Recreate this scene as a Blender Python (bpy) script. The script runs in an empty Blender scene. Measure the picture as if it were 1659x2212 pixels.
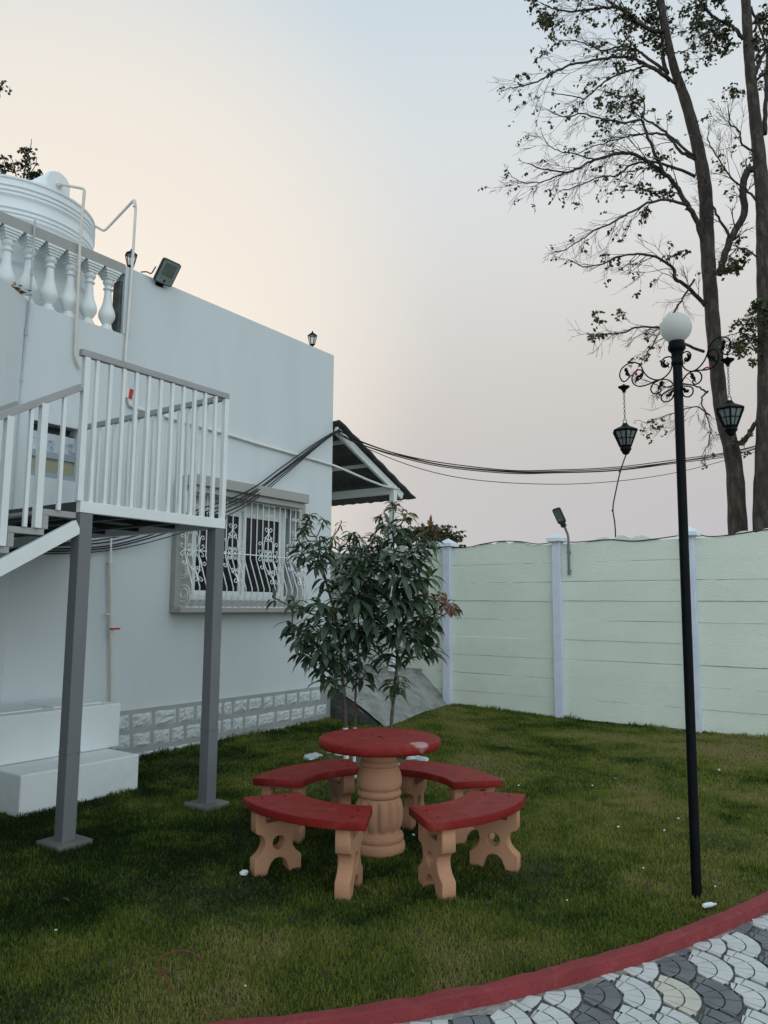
import bpy, math, random
import numpy as np
from math import sin, cos, pi, radians, hypot, atan2, sqrt
from mathutils import Vector, Matrix

random.seed(7)
RNG = np.random.default_rng(11)
S = bpy.context.scene
COL = S.collection
V = Vector

# ------------------------------------------------------------------ camera
CAM = V((0, 0, 1.6)); FPX = 1661.0; CX, CY = 829.5, 1106.0
PITCH, ROLL = radians(7.0), radians(0.43)
CROT = Matrix.Rotation(pi / 2 + PITCH, 3, 'X') @ Matrix.Rotation(ROLL, 3, 'Z')
cam_d = bpy.data.cameras.new('camera'); cam = bpy.data.objects.new('camera', cam_d); COL.objects.link(cam)
cam.matrix_world = Matrix.Translation(CAM) @ CROT.to_4x4()
cam_d.sensor_fit = 'HORIZONTAL'; cam_d.sensor_width = 36.0; cam_d.lens = 36.0 * FPX / 1659.0
cam_d.clip_start = 0.05; cam_d.clip_end = 2000
S.camera = cam

# ------------------------------------------------------------------ light
SUN_EL, SUN_AZ = radians(9), radians(-24)          # low sun hidden in haze behind the house
w = bpy.data.worlds.new('World'); S.world = w; w.use_nodes = True
nt = w.node_tree; nt.nodes.clear()
def wn(t, **k):
    n = nt.nodes.new(t)
    for a, b in k.items(): setattr(n, a, b)
    return n
def wl(a, b): nt.links.new(a, b)
out = wn('ShaderNodeOutputWorld'); tc = wn('ShaderNodeTexCoord'); sep = wn('ShaderNodeSeparateXYZ')
wl(tc.outputs['Generated'], sep.inputs[0])
sky = wn('ShaderNodeTexSky', sky_type='NISHITA', sun_disc=False, sun_elevation=SUN_EL, sun_rotation=SUN_AZ,
         altitude=300, air_density=1.2, dust_density=2.5, ozone_density=1.5)
bg1 = wn('ShaderNodeBackground'); bg1.inputs[1].default_value = 0.06; wl(sky.outputs[0], bg1.inputs[0])
# thick haze: colour by elevation
def ramp(src, stops):
    r = wn('ShaderNodeValToRGB'); r.color_ramp.interpolation = 'B_SPLINE'
    e = r.color_ramp.elements
    e[0].position, e[0].color = stops[0][0], (*stops[0][1], 1)
    e[1].position, e[1].color = stops[-1][0], (*stops[-1][1], 1)
    for p, c in stops[1:-1]:
        k = e.new(p); k.color = (*c, 1)
    wl(src, r.inputs[0]); return r
rf = ramp(sep.outputs[2], [(0.0, (.57, .56, .61)), (.10, (.58, .57, .61)), (.24, (.66, .615, .575)), (.40, (.80, .785, .765)),
                           (.54, (.79, .835, .85)), (.64, (.69, .785, .845)), (1.0, (.58, .72, .83))])
KB = 3.0
rb0 = ramp(sep.outputs[2], [(p, tuple(c / KB for c in k)) for p, k in ((0.0, (1.95, 2.16, 2.22)), (.3, (1.58, 1.80, 1.87)), (1.0, (.64, .77, .86)))])
rb = wn('ShaderNodeVectorMath', operation='SCALE'); rb.inputs['Scale'].default_value = KB; wl(rb0.outputs[0], rb.inputs[0])
back = wn('ShaderNodeMapRange'); back.inputs[1].default_value = .35; back.inputs[2].default_value = -.5
wl(sep.outputs[1], back.inputs[0])
mixb = wn('ShaderNodeMix', data_type='RGBA'); wl(back.outputs[0], mixb.inputs[0])
wl(rf.outputs[0], mixb.inputs[6]); wl(rb.outputs[0], mixb.inputs[7])
# warm glow round the hidden sun
dot = wn('ShaderNodeVectorMath', operation='DOT_PRODUCT'); wl(tc.outputs['Generated'], dot.inputs[0])
ga, ge = radians(-22), radians(20.5)
dot.inputs[1].default_value = (sin(ga) * cos(ge), cos(ga) * cos(ge), sin(ge))
gm = wn('ShaderNodeMapRange', interpolation_type='SMOOTHSTEP'); gm.inputs[1].default_value = .895; gm.inputs[2].default_value = 1.0
wl(dot.outputs['Value'], gm.inputs[0])
mixg = wn('ShaderNodeMix', data_type='RGBA'); wl(gm.outputs[0], mixg.inputs[0])
wl(mixb.outputs[2], mixg.inputs[6]); mixg.inputs[7].default_value = (.99, .905, .80, 1)
bg2 = wn('ShaderNodeBackground'); bg2.inputs[1].default_value = 1.0; wl(mixg.outputs[2], bg2.inputs[0])
add = wn('ShaderNodeMixShader'); add.inputs[0].default_value = .88; wl(bg1.outputs[0], add.inputs[1]); wl(bg2.outputs[0], add.inputs[2])
wl(add.outputs[0], out.inputs[0])
sd = bpy.data.lights.new('sun', 'SUN'); sd.energy = 0.5; sd.angle = radians(14); sd.color = (1, .84, .68)
sun = bpy.data.objects.new('sun', sd); COL.objects.link(sun)
sdir = V((sin(SUN_AZ) * cos(SUN_EL), cos(SUN_AZ) * cos(SUN_EL), sin(SUN_EL)))
sun.rotation_euler = sdir.to_track_quat('Z', 'Y').to_euler()
S.view_settings.view_transform = 'Standard'; S.view_settings.look = 'None'
S.view_settings.exposure = 0; S.view_settings.gamma = 1
S.render.film_transparent = False

# ------------------------------------------------------------------ geometry of the place
def ray(x, y): return CROT @ V(((x - CX) / FPX, -(y - CY) / FPX, -1))
def onz(x, y, z=0.0):
    d = ray(x, y); return CAM + d * ((z - CAM.z) / d.z)
def aty(x, y, Y):
    d = ray(x, y); return CAM + d * (Y / d.y)
def onplane(x, y, p, nrm):
    d = ray(x, y); return CAM + d * ((p - CAM).dot(nrm) / d.dot(nrm))
ANG = radians(35.2)
U = V((sin(ANG), cos(ANG), 0)); N = V((cos(ANG), -sin(ANG), 0)); Z = V((0, 0, 1))
C0 = V((-.755, 10.97, 0))                        # foot of the house corner
def W(t, s, z): return C0 + U * t + N * s + Z * z
HM = Matrix((U, N, Z)).transposed()              # house frame -> world
def gz(x, y):
    return .055 * math.exp(-((x - .6) ** 2 + (y - 12.3) ** 2) / 3.0) - .035 * min(1, max(0, (x - 1.2) / 2.5)) * min(1, max(0, (y - 7) / 4)) \
        + .05 * min(1, max(0, (y - 7.5) / 4)) * min(1, max(0, (.3 - x) / 1.2))

# ------------------------------------------------------------------ materials
def mat(name, col, rough=.6, var=.1, vscale=3.0, bump=.15, bscale=60.0, metal=0.0, stain=None, spec=.4, stretch=None, fine=0.0, bdist=.01):
    m = bpy.data.materials.new(name); m.use_nodes = True
    t = m.node_tree; b = t.nodes['Principled BSDF']
    tcn = t.nodes.new('ShaderNodeTexCoord'); co = tcn.outputs['Object']
    if stretch:
        mp = t.nodes.new('ShaderNodeMapping'); mp.inputs['Scale'].default_value = stretch; t.links.new(co, mp.inputs[0]); co = mp.outputs[0]
    nz = t.nodes.new('ShaderNodeTexNoise'); nz.inputs['Scale'].default_value = vscale; nz.inputs['Detail'].default_value = 5
    t.links.new(co, nz.inputs['Vector'])
    rp = t.nodes.new('ShaderNodeValToRGB')
    rp.color_ramp.elements[0].position = .3; rp.color_ramp.elements[1].position = .7
    rp.color_ramp.elements[0].color = (*[c * (1 - var) for c in col], 1); rp.color_ramp.elements[1].color = (*[min(1, c * (1 + var)) for c in col], 1)
    t.links.new(nz.outputs[0], rp.inputs[0]); c = rp.outputs[0]
    if stain:
        scol, sscale, lo, hi, amt = stain
        n2 = t.nodes.new('ShaderNodeTexNoise'); n2.inputs['Scale'].default_value = sscale; n2.inputs['Detail'].default_value = 8; n2.inputs['Roughness'].default_value = .65
        t.links.new(co, n2.inputs['Vector'])
        mr = t.nodes.new('ShaderNodeMapRange'); mr.inputs[1].default_value = lo; mr.inputs[2].default_value = hi; mr.inputs[4].default_value = amt
        t.links.new(n2.outputs[0], mr.inputs[0])
        mx = t.nodes.new('ShaderNodeMix'); mx.data_type = 'RGBA'; t.links.new(mr.outputs[0], mx.inputs[0]); t.links.new(c, mx.inputs[6]); mx.inputs[7].default_value = (*scol, 1); c = mx.outputs[2]
    t.links.new(c, b.inputs['Base Color'])
    b.inputs['Roughness'].default_value = rough; b.inputs['Metallic'].default_value = metal; b.inputs['Specular IOR Level'].default_value = spec
    if bump:
        n3 = t.nodes.new('ShaderNodeTexNoise'); n3.inputs['Scale'].default_value = bscale; n3.inputs['Detail'].default_value = 6
        t.links.new(co, n3.inputs['Vector'])
        bp = t.nodes.new('ShaderNodeBump'); bp.inputs['Strength'].default_value = bump; bp.inputs['Distance'].default_value = bdist
        t.links.new(n3.outputs[0], bp.inputs['Height']); t.links.new(bp.outputs[0], b.inputs['Normal'])
    return m

def leafmat(name, cols, trans=.35, rough=.45, spec=.5, attr=True):
    m = bpy.data.materials.new(name); m.use_nodes = True; t = m.node_tree; b = t.nodes['Principled BSDF']
    rp = t.nodes.new('ShaderNodeValToRGB'); e = rp.color_ramp.elements
    e[0].position, e[0].color = 0, (*cols[0], 1); e[1].position, e[1].color = 1, (*cols[-1], 1)
    for i, c in enumerate(cols[1:-1]):
        k = e.new((i + 1) / (len(cols) - 1)); k.color = (*c, 1)
    at = t.nodes.new('ShaderNodeAttribute'); at.attribute_name = 'rnd'; t.links.new(at.outputs['Fac'], rp.inputs[0])
    t.links.new(rp.outputs[0], b.inputs['Base Color']); b.inputs['Roughness'].default_value = rough; b.inputs['Specular IOR Level'].default_value = spec
    tr = t.nodes.new('ShaderNodeBsdfTranslucent'); t.links.new(rp.outputs[0], tr.inputs[0])
    mx = t.nodes.new('ShaderNodeMixShader'); mx.inputs[0].default_value = trans
    t.links.new(b.outputs[0], mx.inputs[1]); t.links.new(tr.outputs[0], mx.inputs[2]); t.links.new(mx.outputs[0], t.nodes['Material Output'].inputs[0])
    return m

M = {}
M['wall'] = mat('white_wall_paint', (.60, .65, .67), .75, .03, .9, .2, 40, stain=((.46, .50, .51), 2.6, .50, .80, .28), stretch=(1, 1, .22))
M['white_steel'] = mat('white_steel_paint', (.74, .78, .78), .45, .04, 5, .12, 70, stain=((.5, .52, .5), 9, .66, .85, .4))
M['grey_steel'] = mat('grey_steel_paint', (.34, .345, .345), .45, .08, 4, .08, 60, stain=((.25, .25, .24), 6, .6, .8, .4))
M['col'] = mat('grey_column_paint', (.155, .165, .175), .5, .05, 3, .08, 60, stain=((.11, .115, .12), 5, .56, .8, .5))
M['dark_steel'] = mat('dark_grey_steel', (.05, .055, .055), .6, .15, 4, .1, 60)
M['trim'] = mat('grey_trim_paint', (.35, .352, .335), .7, .04, 2, .12, 60)
M['mortar'] = mat('grey_mortar', (.34, .355, .35), .85, .08, 4, .3, 90)
M['stone'] = mat('white_rough_stone', (.53, .575, .59), .85, .10, 14, .6, 26, bdist=.02, stain=((.45, .48, .48), 22, .52, .78, .5))
M['block'] = mat('white_cement', (.72, .76, .77), .8, .05, 2, .2, 40, stain=((.5, .53, .52), 2.2, .52, .8, .5))
M['tank'] = mat('white_tank_plastic', (.74, .79, .81), .5, .03, 2, .03, 30, stain=((.55, .58, .57), 5, .6, .8, .4))
M['pvc'] = mat('cream_pvc', (.66, .62, .54), .4, .06, 5, .03, 40)
M['pvcw'] = mat('painted_pvc', (.70, .69, .65), .5, .06, 5, .05, 40)
M['conduit'] = mat('grey_conduit', (.42, .47, .50), .5, .12, 8, .05, 40)
M['red_valve'] = mat('red_valve_plastic', (.45, .02, .02), .35, .05, 5, 0)
M['frame'] = mat('white_upvc', (.76, .80, .80), .35, .02, 3, .02, 30)
M['black'] = mat('black_paint', (.004, .006, .008), .5, .3, 6, .1, 60, spec=.09)
M['cable'] = mat('black_cable', (.012, .012, .013), .55, .2, 6, 0)
M['red'] = mat('red_floor_paint', (.205, .016, .014), .55, .18, 4.5, .35, 26, spec=.15, stain=((.26, .055, .045), 8, .50, .72, .7))
M['terra'] = mat('terracotta_paint', (.45, .24, .145), .8, .08, 5, .4, 80, spec=.2, stain=((.42, .22, .13), 7, .50, .76, .7))
M['kerb'] = mat('red_kerb_paint', (.215, .028, .032), .75, .15, 6, .6, 45, stain=((.38, .12, .11), 11, .56, .8, .5))
M['fence'] = mat('mint_wall_paint', (.69, .75, .655), .8, .05, 1.6, .38, 38, stretch=(1, 1, 1.6), stain=((.50, .57, .49), 3.2, .52, .82, .45), bdist=.02)
M['post'] = mat('lavender_post_paint', (.61, .655, .755), .8, .06, 3, .4, 50, stain=((.48, .52, .60), 5, .5, .8, .5))
M['cap'] = mat('pale_cap_paint', (.70, .76, .82), .8, .05, 6, .3, 40)
M['concrete'] = mat('concrete', (.29, .30, .285), .9, .22, 3.0, .9, 22, stain=((.13, .135, .125), 4.5, .47, .68, .85), bdist=.025)
M['shade_block'] = mat('dark_shade_block', (.10, .09, .08), .9, .1, 2, .2, 30)  # dark tone for the added mass that blocks light from the left
M['dark_stone'] = mat('dark_stone', (.085, .09, .09), .9, .4, 7, 1.0, 18, bdist=.03, stain=((.22, .23, .22), 9, .58, .75, .6))
M['slab'] = mat('cement_footing', (.13, .125, .115), .9, .25, 8, .5, 40)
M['roof'] = mat('dark_roof_sheet', (.055, .06, .062), .5, .2, 3, .1, 40)
M['ground'] = mat('lawn_soil', (.035, .036, .016), .95, .5, 3.0, .8, 60, stain=((.06, .05, .025), 1.6, .5, .7, .7))
M['earth'] = mat('dry_earth', (.09, .075, .055), .95, .4, 5, 1.0, 40, stain=((.20, .17, .13), 20, .56, .7, .8))
M['mortar2'] = mat('pavement_edge_mortar', (.27, .265, .25), .95, .35, 18, .9, 60, stain=((.12, .12, .11), 30, .5, .7, .8))
M['grout'] = mat('pavement_joint', (.10, .10, .097), .95, .3, 25, .6, 90)
M['pav_w'] = mat('white_paver', (.53, .555, .555), .75, .10, 5, .35, 30, stain=((.42, .43, .41), 9, .52, .78, .6))
M['pav_c'] = mat('cream_paver', (.54, .52, .45), .75, .10, 5, .35, 30, stain=((.44, .42, .35), 9, .52, .78, .6))
M['pav_d'] = mat('charcoal_paver', (.13, .145, .158), .65, .22, 6, .4, 30, stain=((.20, .22, .24), 14, .58, .78, .5))
M['bark'] = mat('grey_brown_bark', (.042, .033, .027), .9, .35, 12, 1.0, 24, stretch=(1, 1, .3), stain=((.12, .105, .09), 14, .50, .70, .75), bdist=.06)
M['bark2'] = mat('young_bark', (.11, .085, .065), .9, .3, 20, .6, 60, stain=((.2, .18, .15), 25, .55, .75, .6))
M['lime'] = mat('white_lime_wash', (.75, .77, .76), .9, .06, 12, .4, 60)
M['globe'] = mat('opal_globe', (.74, .78, .79), .3, .03, 4, 0, stain=((.45, .42, .36), 5, .58, .85, .35))
M['curtain'] = mat('dark_curtain', (.012, .013, .016), .9, .4, 3, 0)
M['cream'] = mat('cream_louvre', (.42, .42, .30), .5, .05, 3, .05, 20)
M['alu'] = mat('grey_aluminium', (.30, .36, .42), .5, .1, 4, .05, 20)
M['film'] = mat('crumpled_film', (.52, .58, .63), .3, .12, 7, .8, 12, bdist=.03)
M['ink'] = mat('blue_grey_ink', (.22, .28, .34), .6, .1, 8, 0)
M['ledglass'] = mat('lamp_reflector', (.13, .165, .14), .25, .1, 10, 0)
M['lampbody'] = mat('dark_lamp_housing', (.03, .037, .042), .4, .2, 8, 0)
M['paneglass'] = mat('frosted_pane', (.24, .28, .27), .3, .15, 20, .1, 40)
M['redribbon'] = mat('red_ribbon', (.45, .02, .04), .6, .1, 8, 0)
M['litter'] = mat('white_litter', (.66, .72, .74), .6, .1, 20, .3, 50)
M['redhose'] = mat('red_cord', (.15, .03, .022), .6, .1, 8, 0)
M['dry'] = mat('dried_leaf', (.30, .17, .07), .9, .4, 30, .3, 60)
M['dry2'] = mat('dark_dried_leaf', (.055, .038, .022), .9, .4, 30, .3, 60)
M['chain'] = mat('chain_metal', (.12, .12, .13), .45, .2, 20, 0, metal=.6)
M['stem'] = mat('dark_twig', (.028, .024, .026), .9, .2, 10, 0)
M['mango'] = leafmat('mango_leaf', [(.034, .056, .034), (.052, .086, .052), (.078, .122, .068), (.13, .19, .055), (.19, .085, .05)], .25, .33)
M['treeleaf'] = leafmat('tree_leaf', [(.020, .028, .012), (.032, .042, .016), (.05, .058, .02), (.12, .10, .02), (.10, .05, .035)], .3, .5)

def clearmat():
    m = bpy.data.materials.new('clear_pane'); m.use_nodes = True; t = m.node_tree; b = t.nodes['Principled BSDF']
    b.inputs['Base Color'].default_value = (.5, .52, .52, 1); b.inputs['Roughness'].default_value = .2
    tr = t.nodes.new('ShaderNodeBsdfTransparent'); mx = t.nodes.new('ShaderNodeMixShader'); mx.inputs[0].default_value = .65
    t.links.new(b.outputs[0], mx.inputs[1]); t.links.new(tr.outputs[0], mx.inputs[2]); t.links.new(mx.outputs[0], t.nodes['Material Output'].inputs[0])
    return m
M['clear'] = clearmat()
M['globe'] = leafmat('opal_globe', [(.75, .76, .745), (.76, .765, .745)], .46, .3, .3)
M['frost'] = leafmat('frosted_pane_glass', [(.36, .40, .40), (.42, .46, .45)], .5, .3)
# glass with some reflection over a dark room
def glassmat():
    m = bpy.data.materials.new('dark_glass'); m.use_nodes = True; b = m.node_tree.nodes['Principled BSDF']
    b.inputs['Base Color'].default_value = (.008, .009, .011, 1); b.inputs['Roughness'].default_value = .06; b.inputs['Specular IOR Level'].default_value = .25
    t = m.node_tree; tcn = t.nodes.new('ShaderNodeTexCoord'); wv = t.nodes.new('ShaderNodeTexWave'); wv.inputs['Scale'].default_value = 9; wv.inputs['Distortion'].default_value = 1.5
    mp = t.nodes.new('ShaderNodeMapping'); mp.inputs['Rotation'].default_value = (0, 0, ANG); t.links.new(tcn.outputs['Object'], mp.inputs[0]); t.links.new(mp.outputs[0], wv.inputs['Vector'])
    rp = t.nodes.new('ShaderNodeValToRGB'); rp.color_ramp.elements[0].color = (.003, .003, .004, 1); rp.color_ramp.elements[1].color = (.014, .015, .018, 1)
    t.links.new(wv.outputs['Fac'], rp.inputs[0]); t.links.new(rp.outputs[0], b.inputs['Base Color'])
    return m
M['glass'] = glassmat()

# ------------------------------------------------------------------ mesh builder
def tag(o, label=None, cat=None, group=None, kind=None):
    if label: o['label'] = label
    if cat: o['category'] = cat
    if group: o['group'] = group
    if kind: o['kind'] = kind
    return o
def empty(name, loc, label, cat, group=None):
    o = bpy.data.objects.new(name, None); COL.objects.link(o); o.location = loc; o.empty_display_size = .1
    return tag(o, label, cat, group)
def wloc(o):
    p = V((0, 0, 0))
    while o is not None:
        p = p + V(o.location); o = o.parent
    return p
def smooth_path(pts, k=6):
    pts = [V(p) for p in pts]
    if len(pts) < 3: return pts
    q = [pts[0] * 2 - pts[1]] + pts + [pts[-1] * 2 - pts[-2]]
    o = []
    for i in range(1, len(q) - 2):
        a, b, c, d = q[i - 1:i + 3]
        for j in range(k):
            s = j / k
            o.append(.5 * ((2 * b) + (c - a) * s + (2 * a - 5 * b + 4 * c - d) * s * s + (3 * b - a - 3 * c + d) * s ** 3))
    o.append(pts[-1]); return o
class MB:
    def __init__(s): s.v = []; s.f = []; s.m = []; s.at = []
    def add(s, vs, fs, mi=0, at=None):
        k = len(s.v); s.v += [tuple(p) for p in vs]
        s.f += [tuple(i + k for i in f) for f in fs]; s.m += [mi] * len(fs)
        if at is not None: s.at += [at] * len(vs)
        return s
    def box(s, c, size, rot=None, mi=0, taper=1.0):
        c = V(c); hx, hy, hz = [d / 2 for d in size]
        vs = []
        for z in (-hz, hz):
            k = taper if z > 0 else 1
            for x, y in ((-hx, -hy), (hx, -hy), (hx, hy), (-hx, hy)): vs.append(V((x * k, y * k, z)))
        if rot is not None: vs = [rot @ p for p in vs]
        return s.add([c + p for p in vs], [(3, 2, 1, 0), (4, 5, 6, 7), (0, 1, 5, 4), (1, 2, 6, 5), (2, 3, 7, 6), (3, 0, 4, 7)], mi)
    def hbox(s, t0, t1, s0, s1, z0, z1, mi=0):      # box in house coordinates
        return s.box(W((t0 + t1) / 2, (s0 + s1) / 2, (z0 + z1) / 2), (abs(t1 - t0), abs(s1 - s0), abs(z1 - z0)), HM, mi)
    def bar(s, a, b, wd, ht=None, up=Z, mi=0):      # rectangular bar from a to b
        a, b = V(a), V(b); d = (b - a); L = d.length; d.normalize(); ht = ht or wd
        x = d.cross(up)
        x = x.normalized() if x.length > 1e-4 else V((1, 0, 0)); y = x.cross(d).normalized()
        return s.box((a + b) / 2, (wd, ht, L), Matrix((x, y, d)).transposed(), mi)
    def tube(s, path, r, seg=8, mi=0, cap=True, at=None):
        P = [V(p) for p in path]; n = len(P)
        if n < 2: return s
        R = r if isinstance(r, (list, tuple)) else [r] * n
        if len(R) != n: R = [R[0] + (R[-1] - R[0]) * i / (n - 1) for i in range(n)]
        vs = []; fs = []; ref = None
        for i in range(n):
            d = (P[min(i + 1, n - 1)] - P[max(i - 1, 0)])
            d = d.normalized() if d.length > 1e-9 else Z.copy()
            if ref is None:
                ref = d.cross(Z if abs(d.z) < .9 else V((1, 0, 0))).normalized()
            else:
                ref = (ref - d * ref.dot(d)); ref = ref.normalized() if ref.length > 1e-6 else d.orthogonal().normalized()
            y = d.cross(ref)
            for k in range(seg):
                a = 2 * pi * k / seg; vs.append(P[i] + (ref * cos(a) + y * sin(a)) * R[i])
        for i in range(n - 1):
            for k in range(seg):
                k2 = (k + 1) % seg; fs.append((i * seg + k, i * seg + k2, (i + 1) * seg + k2, (i + 1) * seg + k))
        if cap: fs += [tuple(reversed(range(seg))), tuple(range((n - 1) * seg, n * seg))]
        return s.add(vs, fs, mi, at)
    def lathe(s, c, prof, seg=24, mi=0, fn=None, mat3=None):   # prof: (r, z) from bottom to top
        c = V(c); vs = []; fs = []
        for r, z in prof:
            for k in range(seg):
                a = 2 * pi * k / seg; rr = r if fn is None else fn(r, z, a)
                p = V((rr * cos(a), rr * sin(a), z))
                vs.append(c + (mat3 @ p if mat3 is not None else p))
        n = len(prof)
        for i in range(n - 1):
            for k in range(seg):
                k2 = (k + 1) % seg; fs.append((i * seg + k, i * seg + k2, (i + 1) * seg + k2, (i + 1) * seg + k))
        fs += [tuple(reversed(range(seg))), tuple(range((n - 1) * seg, n * seg))]
        return s.add(vs, fs, mi)
    def sphere(s, c, r, seg=24, rings=14, mi=0, sc=(1, 1, 1)):
        c = V(c); prof = []
        for i in range(rings + 1):
            a = -pi / 2 + pi * i / rings; prof.append((max(1e-4, r * cos(a) * sc[0]), r * sin(a) * sc[2]))
        return s.lathe(c, prof, seg, mi)
    def prism(s, poly, o, ex, ey, ez, th, mi=0):    # polygon (x,y) in plane ex,ey, thickness th along ez (centred)
        o = V(o); n = len(poly)
        a = [o + ex * x + ey * y - ez * th / 2 for x, y in poly]; b = [o + ex * x + ey * y + ez * th / 2 for x, y in poly]
        fs = [tuple(reversed(range(n))), tuple(range(n, 2 * n))] + [(i, (i + 1) % n, n + (i + 1) % n, n + i) for i in range(n)]
        return s.add(a + b, fs, mi)
    def build(s, name, mats, parent=None, base=None, smooth=False, bevel=0, seg=2, angle=40, local=False):
        me = bpy.data.meshes.new(name)
        org = V((0, 0, 0)) if local else (wloc(parent) if parent is not None else (V(base) if base is not None else V((0, 0, 0))))
        me.from_pydata([tuple(V(p) - org) for p in s.v], [], s.f)
        mats = mats if isinstance(mats, (list, tuple)) else [mats]
        for m in mats: me.materials.append(m)
        me.polygons.foreach_set('material_index', s.m)
        if s.at and len(s.at) == len(s.v):
            a = me.attributes.new('rnd', 'FLOAT', 'POINT'); a.data.foreach_set('value', s.at)
        if smooth: me.polygons.foreach_set('use_smooth', [True] * len(s.f))
        me.update()
        o = bpy.data.objects.new(name, me); COL.objects.link(o)
        if smooth and smooth != 'all':
            me.set_sharp_from_angle(angle=radians(angle))
        if parent is not None: o.parent = parent
        elif not local: o.location = org
        if bevel:
            b = o.modifiers.new('bevel', 'BEVEL'); b.width = bevel; b.segments = seg; b.limit_method = 'ANGLE'; b.angle_limit = radians(35)
        return o
def curve_plate(name, outlines, depth, bev, material, parent=None):
    """flat plate with holes from 2D outlines, depth = full thickness; lies in local XY"""
    cu = bpy.data.curves.new(name, 'CURVE'); cu.dimensions = '2D'; cu.fill_mode = 'BOTH'; cu.extrude = depth / 2 - bev; cu.bevel_depth = bev; cu.bevel_resolution = 2; cu.offset = -bev
    for pts in outlines:
        sp = cu.splines.new('POLY'); sp.points.add(len(pts) - 1); sp.use_cyclic_u = True
        for p, (x, y) in zip(sp.points, pts): p.co = (x, y, 0, 1)
    tmp = bpy.data.objects.new(name + '_tmp', cu); COL.objects.link(tmp)
    dg = bpy.context.evaluated_depsgraph_get(); dg.update()
    me = bpy.data.meshes.new_from_object(tmp.evaluated_get(dg)); me.name = name
    bpy.data.objects.remove(tmp); bpy.data.curves.remove(cu)
    me.materials.clear(); me.materials.append(material)
    return me
def copy_tree(o, parent=None):
    c = o.copy(); COL.objects.link(c)
    if parent is not None: c.parent = parent
    for ch in list(o.children): copy_tree(ch, c)
    return c
def arc(cx, cy, r, a0, a1, n=10): return [(cx + r * cos(radians(a0 + (a1 - a0) * i / n)), cy + r * sin(radians(a0 + (a1 - a0) * i / n))) for i in range(n + 1)]


# ================================================================== GROUND, LAWN, KERB, PAVEMENT
KP = [(-16, .4), (-9, 1.5), (-5, 2.18), (-2.6, 2.64), (-1.4, 2.90), (-1.0, 2.994), (-0.6, 3.0838), (-0.5, 3.104), (-0.4, 3.1264), (-0.3, 3.1511), (-0.2, 3.1781), (-0.1, 3.2074), (-0.0, 3.2389), (0.1, 3.2727), (0.2, 3.3088), (0.3, 3.3471), (0.4, 3.3877), (0.5, 3.4306), (0.6, 3.4757), (0.7, 3.5232), (0.8, 3.5729), (0.9, 3.6248), (1.0, 3.6791), (1.1, 3.7356), (1.2, 3.7944), (1.3, 3.8554), (1.4, 3.9188), (1.5, 3.9843), (1.6, 4.0522), (1.7, 4.1223), (1.8, 4.1948), (1.9, 4.2694), (2.0, 4.3464), (2.1, 4.4256), (2.2, 4.5071), (2.3, 4.5909), (3.2, 5.311), (5, 6.591), (8, 8.191), (12, 9.991)]
KX = np.array([p[0] for p in KP]); KY = np.array([p[1] for p in KP])
def ky(x): return float(np.interp(x, KX, KY))
mb = MB(); mb.add([(-400, -400, -.3), (400, -400, -.3), (400, 400, -.3), (-400, 400, -.3)], [(0, 1, 2, 3)])
tag(mb.build('ground', M['earth']), kind='structure')
def build_lawn():
    xs = np.concatenate([np.arange(-12, -5, .5), np.arange(-5, 6, .16), np.arange(6, 12.01, .5)]); nv = 76
    mb = MB(); vs = []; fs = []
    for x in xs:
        y0 = ky(x) + .03
        for j in range(nv):
            f = j / (nv - 1); y = y0 + (17 - y0) * f
            z = gz(x, y) + .008 * sin(x * 3.1 + y * 1.7) * sin(y * 2.3 - x) - .004
            vs.append((x, y, z if j else -.1))
    for i in range(len(xs) - 1):
        for j in range(nv - 1):
            a = i * nv + j; fs.append((a, a + nv, a + nv + 1, a + 1))
    mb.add(vs, fs); return mb
tag(build_lawn().build('lawn', M['ground'], smooth='all'), kind='structure')

def build_kerb():
    pts = []
    xs = np.concatenate([np.arange(-12, -2.5, .4), np.arange(-2.5, 4.5, .06), np.arange(4.5, 11, .4)])
    line = [V((x, ky(x), 0)) for x in xs]
    # soften the polyline
    for _ in range(6):
        line = [line[0]] + [(line[i - 1] + line[i] * 2 + line[i + 1]) / 4 for i in range(1, len(line) - 1)] + [line[-1]]
    rr = random.Random(3); vs = []; fs = []; n = len(line)
    for i, p in enumerate(line):
        d = (line[min(i + 1, n - 1)] - line[max(i - 1, 0)]).normalized(); nn = V((d.y, -d.x, 0))     # towards the pavement
        j = lambda a: rr.uniform(-a, a)
        notch = -.016 if abs(p.x - .12) < .035 else 0
        wv = .0025 * sin(p.x * 9) + .002 * sin(p.x * 23 + 1)
        prof = [(-.040, -.12), (-.038 + j(.003), .032 + wv), (-.031 + j(.003), .040 + wv + j(.002) + notch), (-.005, .0415 + wv + j(.0015) + notch), (.029 + j(.002), .041 + wv + j(.0015) + notch),
                (.034 + j(.0015), .037 + wv + j(.001) + notch), (.038 + j(.003), .006 + j(.003)), (.041, -.12)]
        vs += [p + nn * a + Z * b for a, b in prof]
    k = 8
    for i in range(n - 1):
        for q in range(k - 1): fs.append((i * k + q, (i + 1) * k + q, (i + 1) * k + q + 1, i * k + q + 1))
    fs += [tuple(range(k)), tuple(reversed(range((n - 1) * k, n * k)))]
    mb = MB(); mb.add(vs, fs); return mb
tag(build_kerb().build('kerb', M['kerb'], smooth=True, angle=32), kind='structure')

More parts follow.
